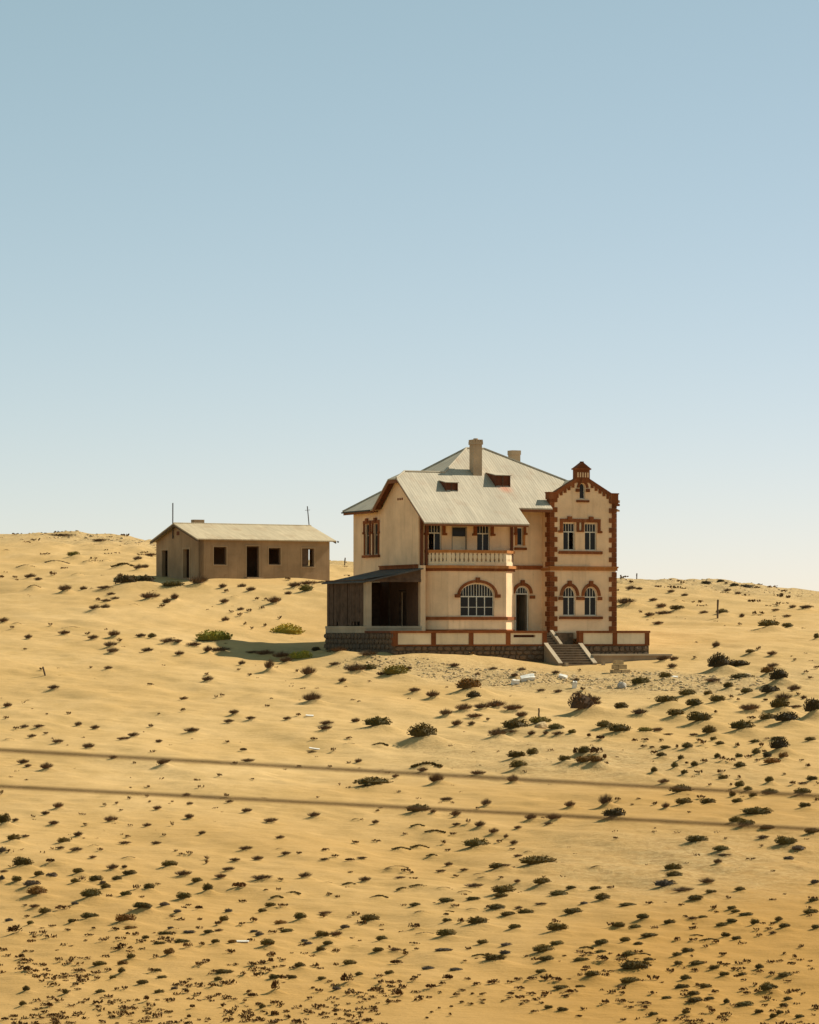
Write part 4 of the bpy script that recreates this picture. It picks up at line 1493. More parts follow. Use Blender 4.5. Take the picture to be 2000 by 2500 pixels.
bay_out = [(0.5, 0), (1.6, -1.1), (5.75, -1.1), (6.85, 0)]
def bay_ring(off, z0, z1, inset=0.0):
    """solid plate in the bay's plan, grown by off, as a ring of three boxes plus corners"""
    k = math.tan(math.pi/8)
    def plan(o): return [(0.5-o*math.sqrt(2), 0.0), (1.6-o*k, -1.1-o), (5.75+o*k, -1.1-o), (6.85+o*math.sqrt(2), 0.0)]
    P = plan(off); Q = plan(inset); m_ = MB()
    for i in range(3):
        m_.prism([(P[i][0], P[i][1], z0), (P[i+1][0], P[i+1][1], z0), (Q[i+1][0], Q[i+1][1], z0), (Q[i][0], Q[i][1], z0)], (0, 0, z1-z0))
    return m_
bay_ring(0.12, 0.70, 0.90, -0.02).build('sill_band', 'trim', house)
bay_ring(0.06, -0.1, 0.08, -0.02).build('plinth_band', 'trim', house)
bay_ring(0.08, 3.84, 4.02, -0.3).build('string_course', 'trim', house)
bay_ring(0.2, 4.022, 4.2, -0.4).build('cornice', 'trim_pale', house)
mb = MB(); mb.prism([(0.6, -0.03, 4.2), (1.62, -1.05, 4.2), (5.73, -1.05, 4.2), (6.75, -0.03, 4.2)], (0, 0, 0.12)); mb.build('balcony_floor', 'concrete', house)
bay_ring(0.02, 4.205, 4.43, -0.16).build('balcony_kerb', 'cream', house)
bay_ring(0.07, 5.02, 5.2, -0.2).build('balcony_rail', 'trim_pale', house)
def balusters(fr, length, n, pier):
    for s_ in (0, 1):
        q = MB(); a0, a1 = (0, pier) if s_ == 0 else (length-pier, length); fbox(q, fr, a0+0.002, a1-0.002, 4.43, 5.02, -0.14, -0.002); q.build('balustrade_pier', 'cream', house)
    step = (length-2*pier)/n
    for i in range(n):
        a = pier+step*(i+0.5); q = MB(); hw = step*0.41
        prof = [(-hw, 4.43), (hw, 4.43), (hw*0.62, 4.56), (hw, 4.72), (hw, 4.86), (hw*0.72, 4.93), (hw, 5.02), (-hw, 5.02), (-hw*0.72, 4.93), (-hw, 4.86), (-hw, 4.72), (-hw*0.62, 4.56)]
        fslab(q, fr, [(a+x, z) for x, z in prof], [], -0.125, -0.012); q.build('baluster', 'cream', house)
balusters(B1, BL, 5, 0.12); balusters(B2, 4.15, 12, 0.2); balusters(B3, BL, 4, 0.12)
# balcony posts and beam under the low eave
for x, y in ((0.16, -0.12), (0.5, -0.12), (6.66, -0.12)):
    q = MB(); q.box(x-0.075, x+0.075, y-0.075, y+0.075, 4.2, 7.7); q.build('balcony_post', 'soffit', house)
q = MB(); q.box(-0.02, 0.34, -0.34, -0.002, -1.6, 4.2); q.build('corner_pier', 'plaster', house)
q = MB(); q.box(-0.4, 6.85, -1.62, -1.46, 6.9, 7.06); q.build('eave_beam', 'soffit', house)
# right wing with its stepped gable
wf_up = [(1.42, 0.88), (3.02, 0.88)]; wf_lo = [(1.42, 0.92), (3.02, 0.92)]; GC = 2.4
lanc = opening(GC, 0.42, 8.68, 9.45, 0.28)
mb = MB()
gable = [(0, -1.6), (4.9, -1.6), (4.9, 8.9), (4.55, 9.0), (2.9, 9.93), (2.9, 10.55), (GC, 10.9), (1.9, 10.55), (1.9, 9.93), (0.3, 9.02), (0, 8.9)]
fslab(mb, WF, gable, [opening(a, w, 5.3, 7.08) for a, w in wf_up] + [opening(a, w, 1.0, 2.3, 0.58) for a, w in wf_lo] + [lanc], T, 0.0)
mb.build('wing_wall', 'plaster', house)
for i, (a, w) in enumerate(wf_up):
    win = make_window(house, WF, a, w, 5.3, 7.08, 0, 6.5, 2, 4)
    if i == 0:
        flat_hood(win, WF, 0.72, 3.72, 7.36, 0.78, 0.22, 0.2, keys=(1.42, 3.02))
        q = MB(); fbox(q, WF, 1.95, 2.13, 6.5, 7.15, 0, 0.08); fbox(q, WF, 2.31, 2.49, 6.5, 7.15, 0, 0.08); fbox(q, WF, 2.128, 2.312, 6.5, 6.6, 0, 0.079)
        q.build('hood_pendant', 'trim', win)
        q = MB(); fslab(q, WF, [(2.14, 6.72), (2.22, 6.62), (2.3, 6.72), (2.3, 7.1), (2.14, 7.1)], [], 0, 0.02); q.build('inlay', 'cream', win)
        sill(win, WF, 0.62, 3.84, 5.05, 5.24)
for i, (a, w) in enumerate(wf_lo):
    win = make_window(house, WF, a, w, 1.0, 2.3, 0.58, 2.22, 2, 4)
    arch_hood(win, WF, a, w, 2.3, 0.58, 0.2, ear=0.10, drop=0.12)
    if i == 0: sill(win, WF, 0.66, 3.86, 0.76, 0.94)
win = make_window(house, WF, GC, 0.42, 8.68, 9.45, 0.28, None, 1, 1)
arch_hood(win, WF, GC, 0.42, 9.42, 0.28, 0.15, ear=0.1, drop=0.12)
sill(win, WF, GC-0.46, GC+0.46, 8.46, 8.6, proud=0.12)
mb = MB(); fslab(mb, WL, rect(0.0, RV-WV-0.352, -1.6, 8.6), [], T, 0.0); mb.build('wing_side_wall', 'plaster', house)
q = MB(); fbox(q, WF, -0.08, 4.98, 3.96, 4.14, 0.002, 0.09); fbox(q, WF, -0.12, 5.02, 4.14, 4.24, 0.002, 0.16); fbox(q, WL, 0.0, RV-WV+0.08, 3.96, 4.14, 0.002, 0.08)
q.build('string_course', 'trim_pale', house)
# quoins: blocks wrapping both corners of the wing, long and short in turn
bh = 0.325; z = -0.35; i = 0
while z < 8.75:
    if not (3.75 < z+bh/2 < 4.3):
        L1, L2 = (0.52, 0.40) if i % 2 else (0.30, 0.62)
        q = MB(); fbox(q, WF, -0.05, L1, z+0.006, z+bh-0.006, 0.0, 0.05); q.box(WX-0.055, WX, WV+0.001, WV+L2, z+0.006, z+bh-0.006); q.build('quoin', 'trim', house)
        q = MB(); fbox(q, WF, 4.9-L1, 4.95, z+0.006, z+bh-0.006, 0.0, 0.05); q.box(WX+4.9, WX+4.955, WV+0.001, WV+L2, z+0.006, z+bh-0.006); q.build('quoin', 'trim', house)
    z += bh; i += 1
# gable coping, kneelers, steps, turret
def strip(pts, th, d1, nm, mat='trim'):
    (a0, b0), (a1, b1) = pts; m_ = MB()
    m_.prism([WF.pt(a0, b0, T-0.05), WF.pt(a1, b1, T-0.05), WF.pt(a1, b1-th, T-0.05), WF.pt(a0, b0-th, T-0.05)], (0, -(d1-T+0.05), 0)); return m_.build(nm, mat, house)
strip([(0.25, 9.06), (1.9, 10.02)], 0.28, 0.07, 'coping'); strip([(4.62, 9.06), (2.9, 10.02)], 0.28, 0.07, 'coping')
q = MB(); fbox(q, WF, -0.14, 0.42, 8.62, 9.02, T-0.06, 0.10); fbox(q, WF, -0.18, 0.44, 9.022, 9.1, T-0.08, 0.14); q.build('kneeler', 'trim', house)
q = MB(); fbox(q, WF, 4.45, 5.04, 8.4, 9.02, T-0.06, 0.10); fbox(q, WF, 4.43, 5.08, 9.022, 9.1, T-0.08, 0.14); fbox(q, WF, 4.75, 5.16, 8.25, 8.398, T-0.03, 0.08); q.build('kneeler', 'trim', house)
for s_ in (-1, 1):
    for j in range(5):
        f_ = 0.14+0.18*j; a = GC+s_*(2.12-1.6*f_*1.02) ; b_ = 9.06+0.96*f_-0.28
        q = MB(); fbox(q, WF, a-0.1, a+0.1, b_-0.2, b_+0.06, 0.0, 0.05); q.build('gable_step', 'trim', house)
q = MB(); fbox(q, WF, 1.88, 2.92, 9.75, 10.6, T-0.02, 0.06); tur = q.build('gable_turret', 'trim', house)
q = MB(); fbox(q, WF, 1.8, 3.0, 10.602, 10.7, T-0.08, 0.12); q.build('cornice', 'trim', tur)
q = MB(); q.prism([WF.pt(1.84, 10.702, T-0.06), WF.pt(2.96, 10.702, T-0.06), WF.pt(GC, 11.1, T-0.06)], (0, -(0.1-T+0.06), 0)); q.build('pediment', 'trim', tur)
q = MB(); fbox(q, WF, GC-0.1, GC+0.1, 11.0, 11.15, -0.2, 0.0); q.build('finial', 'trim', tur)
for j in range(5):
    a = 2.03+j*0.185; q = MB(); fbox(q, WF, a-0.045, a+0.045, 10.1, 10.42, 0.055, 0.075); q.build('slot', 'plaster', tur)
mb = MB(); fslab(mb, RT, rect(0.36, 10.55, -1.6, 8.0), [], T, 0.0); mb.build('side_wall', 'plaster', house)
mb = MB(); fslab(mb, BK, rect(0.36, 13.95, -1.6, 8.0), [], T, 0.0); mb.build('rear_wall', 'plaster', house)
mb = MB(); mb.box(0.4, 13.9, 1.35, 9.9, 3.9, 4.1); mb.build('upper_floor', 'wood', house)
mb = MB(); mb.box(0.4, 13.9, 1.35, 9.9, -0.3, -0.06); mb.build('ground_floor', 'wood', house)
mb = MB(); mb.box(8.9, 9.05, 1.35, 9.9, -0.05, 3.88); mb.build('inner_wall', 'plaster', house)
mb = MB(); mb.box(0.5, 8.8, 3.6, 3.75, -0.05, 3.88); mb.build('inner_wall', 'plaster', house)
# ---- roof: each slope its own sheet
def FZ(v): return 8.0+0.7*(v+0.5)
AP = (6.1, 5.45, FZ(5.45)); AR = (7.4, 5.45, FZ(5.45)); HP = (3.23, 2.9, FZ(2.9)); JR = (0.35, 2.9, FZ(2.9))
def slope(poly, mat, th=0.09):
    m_ = MB(); m_.prism([(p[0], p[1], p[2]-th) for p in poly], (0, 0, th)); return m_.build('roof_slope', mat, house)
slope([(-0.55, -2.08, FZ(-2.08)), (6.95, -2.08, FZ(-2.08)), (6.95, -0.5, FZ(-0.5)), (WX-0.02, -0.5, FZ(-0.5)), (WX-0.02, 0.3, FZ(0.3)), (14.9, 0.3, FZ(0.3)), AR, AP, HP, JR, (-0.55, 2.2, FZ(2.2))], 'roofx')
slope([(-0.62, 6.1, 8.0), HP, AP, (-0.62, 10.7, 8.0)], 'roofy')
slope([JR, HP, (-0.55, 6.05, 8.06), (-0.55, 3.56, FZ(2.2))], 'roofx', 0.08)
slope([(-0.55, 2.2, FZ(2.2)), JR, (-0.55, 3.56, FZ(2.2))], 'roofy', 0.07)
slope([(14.9, 0.3, 8.0), (14.9, 10.7, 8.0), AR], 'roofy')
slope([(-0.62, 10.7, 8.0), AP, AR, (14.9, 10.7, 8.0)], 'roofx')
WC = WX+GC
for s_ in (-1, 1):
    slope([(WC, WV+0.32, 10.0), (WC, 2.6, 10.0), (WC+s_*2.62, 2.6, 8.1), (WC+s_*2.62, WV+0.32, 8.1)], 'roofy', 0.08)
for p, q_ in ((AP, AR), (AP, HP), (JR, HP), ((14.9, 0.3, FZ(0.3)), AR), ((-0.62, 10.7, 8.0), AP), (JR, (-0.55, 2.2, FZ(2.2)))):
    m_ = MB(); m_.tube([Vector(p)+Vector((0, 0, 0.02)), Vector(q_)+Vector((0, 0, 0.02))], 0.07, 6); m_.build('ridge_cap', 'roofy', house)
def barge(p, q_, dz=0.22, th=0.05, nm='bargeboard', off=(-0.03, 0, 0)):
    m_ = MB(); p = Vector(p)+Vector(off); q_ = Vector(q_)+Vector(off)
    m_.prism([p-Vector((0, 0, 0.1)), q_-Vector((0, 0, 0.1)), q_-Vector((0, 0, 0.1+dz)), p-Vector((0, 0, 0.1+dz))], (th, 0, 0)); m_.build(nm, 'bargeboard', house)
barge((-0.5, -2.08, FZ(-2.08)), (-0.5, 2.2, FZ(2.2)), 0.1); barge((-0.5, 3.56, FZ(2.2)), (-0.5, 6.0, 8.08), 0.24)
barge((-0.5, 2.2, FZ(2.2)), (-0.5, 3.56, FZ(2.2)), 0.2)
m_ = MB(); m_.box(-0.5, 6.9, -2.06, -2.01, FZ(-2.08)-0.2, FZ(-2.08)-0.092); m_.build('fascia', 'bargeboard', house)
m_ = MB(); m_.box(6.98, WX-0.1, -0.47, -0.42, 7.74, 7.905); m_.build('fascia', 'bargeboard', house)
m_ = MB(); m_.box(-0.58, -0.53, 6.1, 10.66, 7.76, 7.905); m_.build('fascia', 'bargeboard', house)
# the boarded underside of the side gable's overhang
m_ = MB(); m_.prism([(-0.5, 3.6, FZ(2.2)-0.17), (-0.02, 3.6, FZ(2.2)-0.17), (-0.02, 5.95, 7.98), (-0.5, 5.95, 7.98)], (0, 0, 0.06)); m_.build('soffit', 'soffit', house)
for k_ in range(7):
    y_ = 6.3+k_*0.65; m_ = MB(); m_.box(-0.5, 0.02, y_, y_+0.09, 7.82, 7.9); m_.build('rafter_end', 'bargeboard', house)
# gutter end at the rear corner
m_ = MB(); m_.tube([(-0.66, 6.2, 7.93), (-0.66, 10.75, 7.93)], 0.055, 6); m_.build('gutter', 'iron', house)
# dormer vents: low shed lids, open towards the front
def dormer(u, v, w, h):
    z = FZ(v); ln = h/(0.7-0.16); r_ = MB(); 
    lid = [(u-w/2-0.06, v-0.06, z+h), (u+w/2+0.06, v-0.06, z+h), (u+w/2+0.06, v+ln, FZ(v+ln)+0.015), (u-w/2-0.06, v+ln, FZ(v+ln)+0.015)]
    r_.prism(lid, (0, 0, 0.05)); d_ = r_.build('dormer', 'roofx', house)
    for s_ in (-1, 1):
        x = u+s_*(w/2-0.02); c_ = MB(); c_.prism([(x-0.02, v, z-0.02), (x-0.02, v, z+h), (x-0.02, v+ln, FZ(v+ln)-0.02)], (0.04, 0, 0)); c_.build('cheek', 'soffit', d_)
    f_ = MB(); f_.box(u-w/2+0.02, u+w/2-0.02, v+0.14, v+0.18, z+0.08, z+h-0.002); f_.build('opening_board', 'soffit', d_)
    for s_ in (-0.5, 0.5) if w > 0.9 else (0,):
        f_ = MB(); f_.box(u+s_*w*0.02-0.02, u+s_*w*0.02+0.02, v+0.02, v+0.05, z, z+h-0.002); f_.build('post', 'wood', d_)
dormer(2.87, 1.0, 0.86, 0.55); dormer(6.86, 1.55, 1.08, 0.74)
def chimney(u, v, s_, z0, z1, crown=True):
    m_ = MB(); m_.box(u-s_/2, u+s_/2, v-s_/2, v+s_/2, z0, z1-0.3); c_ = m_.build('chimney', 'chimney', house)
    m_ = MB()
    if crown:
        m_.box(u-s_/2-0.05, u+s_/2+0.05, v-s_/2-0.05, v+s_/2+0.05, z1-0.298, z1-0.1); c2 = m_.build('cap', 'chimney', c_)
        for i in range(4):
            for j in range(4):
                if i in (0, 3) or j in (0, 3):
                    x = u+(i-1.5)*s_*0.3; y = v+(j-1.5)*s_*0.3; t_ = MB(); t_.box(x-0.07, x+0.07, y-0.07, y+0.07, z1-0.098, z1+0.03); t_.build('brick', 'chimney', c_)
        t_ = MB(); t_.tube([(u, v, z1-0.1), (u, v, z1+0.12)], [0.2, 0.16], 8); t_.build('flue', 'chimney', c_)
    else:
        m_.box(u-s_/2-0.03, u+s_/2+0.03, v-s_/2-0.03, v+s_/2+0.03, z1-0.298, z1); m_.build('cap', 'chimney', c_)
chimney(5.55, 2.95, 0.62, 10.0, 12.55); chimney(10.45, 7.0, 0.62, 9.5, 12.2, False)
# ---- veranda on the left side: plinth, corner post, boarded side, lean-to roof
q = MB(); q.box(-3.95, -0.002, -0.45, 5.9, -0.4, 0.14); q.build('veranda_floor', 'concrete', house)
q = MB(); q.box(-3.98, 0.0, -0.5, -0.2, 0.142, 0.3); q.box(-3.98, -3.7, -0.198, 5.9, 0.142, 0.3); q.build('veranda_kerb', 'concrete', house)
q = MB(); q.box(-3.92, -3.52, -0.46, -0.1, 0.3, 3.12); q.build('veranda_post', 'concrete', house, 'pale worn square corner post')
q = MB(); q.box(-3.98, 0.0, -0.4, -0.2, 3.12, 3.3); q.box(-3.95, -3.75, -0.198, 5.9, 3.12, 3.28); q.build('veranda_beam', 'wood', house)
vz = lambda u: 4.02+0.215*u
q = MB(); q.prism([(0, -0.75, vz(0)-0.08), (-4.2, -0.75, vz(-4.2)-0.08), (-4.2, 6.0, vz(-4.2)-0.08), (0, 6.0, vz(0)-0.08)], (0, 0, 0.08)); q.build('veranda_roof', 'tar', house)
q = MB(); q.prism([(0.0, -0.36, 3.302), (-3.9, -0.36, 3.302), (-3.9, -0.36, vz(-3.9)-0.09), (0.0, -0.36, vz(0)-0.09)], (0, 0.06, 0)); 
q.build('veranda_gable_board', 'wood', house)
q = MB(); fslab(q, LF, rect(4.42, 10.28, 0.16, 3.95), [opening(10.3-2.35, 1.16, 0.15, 2.69)], 0.002, 0.03); q.build('veranda_wall_wash', 'dimwall', house)  # brown sheet over the wall, its dark tone stands for veranda shade
rp = random.Random(3); y = 0.05
while y < 5.75:
    w_ = rp.uniform(0.16, 0.26); zt = 3.12-rp.choice([0, 0, 0, 0.05]); zb = 0.3+rp.choice([0, 0, 0.05, 0.3])
    x = -3.86+rp.uniform(-0.02, 0.03); q = MB(); q.box(x-0.015, x+0.015, y, y+w_-0.018, zb, zt); q.build('plank', 'wood', house)
    y += w_+rp.choice([0, 0, 0, 0.01, 0.03])
q = MB(); q.box(-3.8, -0.002, 5.84, 5.88, 0.15, 3.2); q.build('veranda_end_boards', 'wood', house)
for x in (-2.6, -1.3):
    q = MB(); q.box(x-0.06, x+0.06, 5.7, 5.82, 0.15, 3.3); q.build('veranda_stud', 'wood', house)
q = MB(); q.box(-0.14, -0.02, 4.3, 4.42, 0.15, 3.6); q.build('veranda_stud', 'oldwood', house)

# ---------------------------------------------------------------- terrace in front of the house
ter = empty('terrace', (HX, HY, 0), HOUSE_ROT, 'raised terrace with red framed cream panels on a rough stone base', 'terrace')
TV = -4.8; TF = Frame((-4.0, TV), (1, 0)); TL = Frame((-4.0, 5.9), (0, -1)); TR = Frame((14.55, TV), (0, 1))
mb = MB(); mb.box(-3.8, 6.78, TV+0.3, -0.46, -0.5, -0.12); mb.box(6.782, 9.1, -3.3, 0.93, -0.5, -0.122); mb.box(9.102, 14.05, TV+0.3, -0.27, -0.5, -0.121); mb.build('terrace_floor', 'concrete', ter)
piers = [-3.85, -1.22, 1.4, 4.02, 6.62, 9.25, 11.72, 14.1]
for x in piers:
    q = MB(); q.box(x-0.16, x+0.16, TV-0.04, TV+0.3, -0.96, -0.142); q.build('pier', 'trim', ter)
def span(x0, x1, slotted=False):
    q = MB(); fr = Frame((x0, TV), (1, 0)); L = x1-x0
    hole = [rect(L*0.15, L*0.75, -0.42, -0.26)] if slotted else []
    fslab(q, fr, rect(0.162, L-0.162, -0.86, -0.142), hole, -0.25, 0.0); q.build('panel', 'cream', ter)
    if slotted:
        q = MB(); fbox(q, fr, L*0.14, L*0.76, -0.43, -0.25, -0.3, -0.26); q.build('slot_back', 'soffit', ter)
    q = MB(); fbox(q, fr, 0.162, L-0.162, -0.96, -0.862, -0.2, 0.03); q.build('panel_band', 'trim', ter)
for i in range(len(piers)-1):
    if i == 4: continue
    span(piers[i], piers[i+1], i == 3)
for x0, x1 in ((-4.04, 6.79), (9.08, 14.3)):
    q = MB(); q.box(x0, x1, TV-0.09, TV+0.33, -0.14, 0.0); q.build('coping', 'trim', ter)
    q = MB(); q.box(x0+0.06, x1-0.06, TV+0.02, TV+0.5, -2.6, -0.962); q.build('stone_core', 'mortar', ter)
q = MB(); q.box(-4.04, -3.7, TV+0.34, -0.52, -0.13, 0.0); q.build('coping', 'soffit', ter)
q = MB(); q.box(-3.95, -3.72, TV+0.51, 5.9, -2.6, -0.131); q.build('side_core', 'mortar', ter)
q = MB(); q.box(14.0, 14.3, TV+0.34, -0.3, -0.13, 0.0); q.build('coping', 'trim', ter)
q = MB(); q.box(14.02, 14.22, TV+0.51, -0.3, -2.6, -0.131); q.build('side_core', 'mortar', ter)
rs = random.Random(11)
def stone_mesh(seed):
    r_ = random.Random(seed); pts = []; n = 7
    for i in range(n):
        a = 2*math.pi*i/n+r_.uniform(-0.2, 0.2); k_ = 1/max(abs(math.cos(a)), abs(math.sin(a)))**0.75; pts.append((0.5*k_*math.cos(a)*r_.uniform(0.88, 1.0), 0.5*k_*math.sin(a)*r_.uniform(0.88, 1.0)))
    v = [(x, 0.1, z) for x, z in pts] + [(x*0.86, -0.035+r_.uniform(-0.02, 0.02), z*0.88) for x, z in pts] + [(r_.uniform(-.1, .1), -0.05, r_.uniform(-.1, .1))]
    f = [(i, (i+1) % n, n+(i+1) % n, n+i) for i in range(n)] + [(n+i, n+(i+1) % n, 2*n) for i in range(n)]
    m_ = MB(); m_.face_solid(v, f); return m_.mesh('stone')
SM = []
for i in range(8):
    me_ = stone_mesh(i); me_.materials.append(M['stone'] if i % 3 else M['stone_b']); SM.append(me_)
def stones(parent, x0, x1, z0, z1, place, rot):
    z = z1
    while z > z0:
        hgt = rs.uniform(0.2, 0.42); x = x0+rs.uniform(-0.1, 0.1)
        while x < x1-0.12:
            w_ = rs.uniform(0.22, 0.75); o = bpy.data.objects.new('stone', rs.choice(SM)); COL.objects.link(o); o.parent = parent
            o.location = place(min(x+w_/2, x1-0.1), z-hgt/2); o.scale = (w_*0.98, 1.0, hgt*0.99*(1 if rs.random() < .5 else -1)); o.rotation_euler = (0, 0, rot); x += w_
        z -= hgt
stones(ter, -3.95, 6.5, -1.7, -0.965, lambda a, z: (a, TV-0.02, z), 0)
stones(ter, 9.3, 14.2, -1.5, -0.965, lambda a, z: (a, TV-0.02, z), 0)
stones(ter, -4.8, 5.9, -1.5, -0.14, lambda a, z: (-3.98, a, z), R(-90))
# ---------------------------------------------------------------- stairs and the low wall beside them
st = empty('staircase', (HX, HY, 0), HOUSE_ROT, 'outdoor stone stairs with sloping pale side walls leading up to the terrace', 'stairs')
nst = 10
for i in range(nst):
    z = -0.88-0.155*i; y1 = TV+0.0-0.23*i
    q = MB(); q.box(6.83, 9.03, y1-0.26, y1+0.02 if i else TV+0.45, z-0.5, z-0.05); s_ = q.build('step', 'stone', st); q = MB(); q.box(6.83, 9.03, y1-0.29, y1-0.0 if i else TV+0.44, z-0.048, z); q.build('tread', 'step', s_)  # dark riser and paler tread colours paint in the sunlit nosings
for i in range(5):
    z = -0.72+0.15*i; y0 = TV+0.45+0.26*i
    q = MB(); q.box(6.8, 7.72, y0, y0+0.3, z-0.4, z-0.05); s_ = q.build('step', 'stone', st); q = MB(); q.box(6.8, 7.72, y0-0.03, y0+0.27, z-0.048, z); q.build('tread', 'step', s_)  # same dark risers and paler treads, sunlit edges put into the colour
q = MB(); q.box(7.95, 9.08, TV+0.75, TV+1.0, -1.6, -0.124); q.build('landing_wall', 'stone', st)
q = MB(); q.box(6.782, 9.08, TV+0.3, TV+1.5, -2.2, -0.9); q.build('landing', 'stone', st)
def cheek(x0, x1, y0, z0, y1, z1, low):
    q = MB(); q.prism([(x0, y0, z0), (x0, y1, z1), (x0, y1, low), (x0, y0, low)], (x1-x0, 0, 0)); return q
for x0_, x1_ in ((6.56, 6.82), (9.04, 9.30)):
    c_ = cheek(x0_, x1_, TV-0.05, -0.84, TV-2.05, -2.08, -3.2).build('cheek_wall', 'step', st)
    q = MB(); q.prism([(x0_-0.02, TV-0.05, -0.838), (x0_-0.02, TV-2.08, -2.096), (x0_-0.02, TV-2.08, -2.03), (x0_-0.02, TV-0.05, -0.77)], (x1_-x0_+0.04, 0, 0)); q.build('cap', 'concrete', c_)  # pale cap over darker wall paints in the lit top and shaded sides
cheek(7.72, 7.94, TV+1.35, 0.04, TV+0.02, -0.82, -1.6).build('cheek_wall', 'concrete', st)
for x in (6.98, 9.62):
    q = MB(); q.box(x-0.09, x+0.09, TV-2.4, TV-2.22, -3.2, -2.02 if x < 8 else -1.95); q.build('newel', 'concrete', st)
lw_ = empty('low_retaining_wall', (HX, HY, 0), HOUSE_ROT, 'low plastered retaining wall with sunlit top right of the stairs', 'wall')
q = MB(); q.box(9.32, 15.0, TV-1.55, TV-1.25, -3.2, -1.62); q.build('wall_face', 'step', lw_)
q = MB(); q.box(9.31, 15.06, TV-1.62, TV-0.06, -1.62, -1.5); q.build('wall_top', 'concrete', lw_)
q = MB(); q.box(14.7, 14.99, TV-1.24, TV-0.1, -3.2, -1.622); q.build('wall_end', 'step', lw_)

# ---------------------------------------------------------------- the small house up the slope
SX, SY = -(511.0/7600)*240, 240.0
SZ = float(zbase(SX+4, SY+3.5))*0+3.92
hut = empty('small_house', (SX, SY, SZ), R(30.0), 'low abandoned mud plastered cottage with empty openings and sandy gabled roof', 'house')
HL, HD, HH = 11.35, 7.9, 3.15; HR = 4.42
HFr = Frame((0, 0), (1, 0)); HLf = Frame((0, HD), (0, -1)); HRt = Frame((HL, 0), (0, 1)); HBk = Frame((HL, HD), (-1, 0))
fo = [(1.70, 1.1, 1.2, 2.57, 'w'), (4.55, 1.1, 0.26, 2.66, 'd'), (6.46, 1.05, 1.25, 2.55, 'w'), (9.42, 1.08, 1.12, 2.55, 'w')]
mb = MB(); fslab(mb, HFr, rect(0, HL, -1.2, HH), [opening(a, w, b0, b1) for a, w, b0, b1, k in fo], -0.3, 0.0); mb.build('front_wall', 'mud', hut)
go = [(HD-6.3, 1.1, 0.2, 2.42), (HD-2.45, 1.12, 0.2, 2.42)]
mb = MB(); fslab(mb, HLf, [(0, -1.2), (HD, -1.2), (HD, HH), (HD/2, HR-0.12), (0, HH)], [opening(*g) for g in go], -0.3, 0.0); mb.build('gable_wall', 'mud', hut)
mb = MB(); fslab(mb, HRt, [(0.3, -1.2), (HD-0.3, -1.2), (HD-0.3, HH), (HD/2, HR-0.12), (0.3, HH)], [opening(3.3, 1.0, 1.0, 2.6)], -0.3, 0.0); mb.build('gable_wall', 'mud', hut)
mb = MB(); fslab(mb, HBk, rect(0.3, HL-0.3, -1.2, HH), [], -0.3, 0.0); mb.build('rear_wall', 'mud', hut)
mb = MB(); mb.box(7.6, 7.75, 0.3, HD-0.3, -0.2, 3.0); mb.build('inner_wall', 'dimwall', hut)
mb = MB(); mb.box(0.3, 7.6, 3.6, 3.75, -0.2, 3.0); mb.build('inner_wall', 'dimwall', hut)
for a, w, b0, b1, k in fo:
    q = MB(); fslab(q, HFr, opening(a, w+0.2, b0-0.1 if k == 'w' else b0+0.001, b1+0.1), [opening(a, w, b0 if k == 'w' else b0-0.01, b1)], 0.0, 0.035); s_ = q.build('window_surround' if k == 'w' else 'door_surround', 'mudlight', hut)
    q = MB(); fslab(q, HFr, opening(a, w-0.01, b0+0.005, b1-0.005), [opening(a, w-0.15, b0+0.07 if k == 'w' else b0, b1-0.08)], -0.24, -0.16); q.build('frame', 'wood', s_)
q = MB(); fbox(q, HFr, 9.42-0.53, 9.42+0.14, 1.2, 2.5, -0.2, -0.17); q.build('shutter', 'wood', hut)
for a, w, b0, b1 in go:
    q = MB(); fslab(q, HLf, opening(a, w+0.34, b0+0.001, b1+0.14), [opening(a, w, b0-0.01, b1)], 0.0, 0.03); q.build('door_surround', 'mudlight', hut)
q = MB(); fbox(q, HLf, HD/2-0.2, HD/2+0.25, 3.55, 3.85, 0, 0.03); q.build('vent', 'soffit', hut)
for s_, nm in ((0, 'front'), (1, 'rear')):
    y0, ym, y1 = (-0.3, HD/2, HD+0.3); yy = y0 if s_ == 0 else y1
    ze = HH+0.05-0.31*0.3
    q = MB(); q.prism([(-0.42, yy, ze-0.02), (HL+0.45, yy, ze-0.02), (HL+0.45, ym, HR-0.02), (-0.42, ym, HR-0.02)], (0, 0, 0.09)); q.build('roof_slope', 'hutroof', hut)
q = MB(); q.tube([(-0.42, HD/2, HR+0.07), (HL+0.45, HD/2, HR+0.07)], 0.07, 6); q.build('ridge_cap', 'hutroof', hut)
for x in (-0.4, HL+0.38):
    for yy in (-0.3, HD+0.3):
        q = MB(); q.prism([(x, yy, HH-0.06), (x, HD/2, HR-0.03), (x, HD/2, HR-0.17), (x, yy, HH-0.2)], (0.05, 0, 0)); q.build('bargeboard', 'oldwood', hut)
q = MB(); q.box(1.6, 2.5, HD/2+0.4, HD/2+0.95, 3.9, 4.82); q.build('chimney', 'mud', hut)
q = MB(); q.tube([(HL+0.5, -0.33, HH-0.03), (HL+0.62, -0.38, HH-0.08)], 0.07, 6); q.build('gutter_end', 'iron', hut)
for i in range(3):
    q = MB(); q.box(3.9-0.12*i, 5.3+0.12*i, -0.35*(i+1), -0.35*i-0.002, -1.2, 0.24-0.17*i); q.build('step', 'mudlight', hut)
q = MB(); q.tube([(-0.08, 4.72, 3.3), (-0.08, 4.70, 6.1)], 0.045, 6); q.tube([(-0.08, 4.72, 3.5), (0.02, 4.72, 3.5)], 0.04, 5)
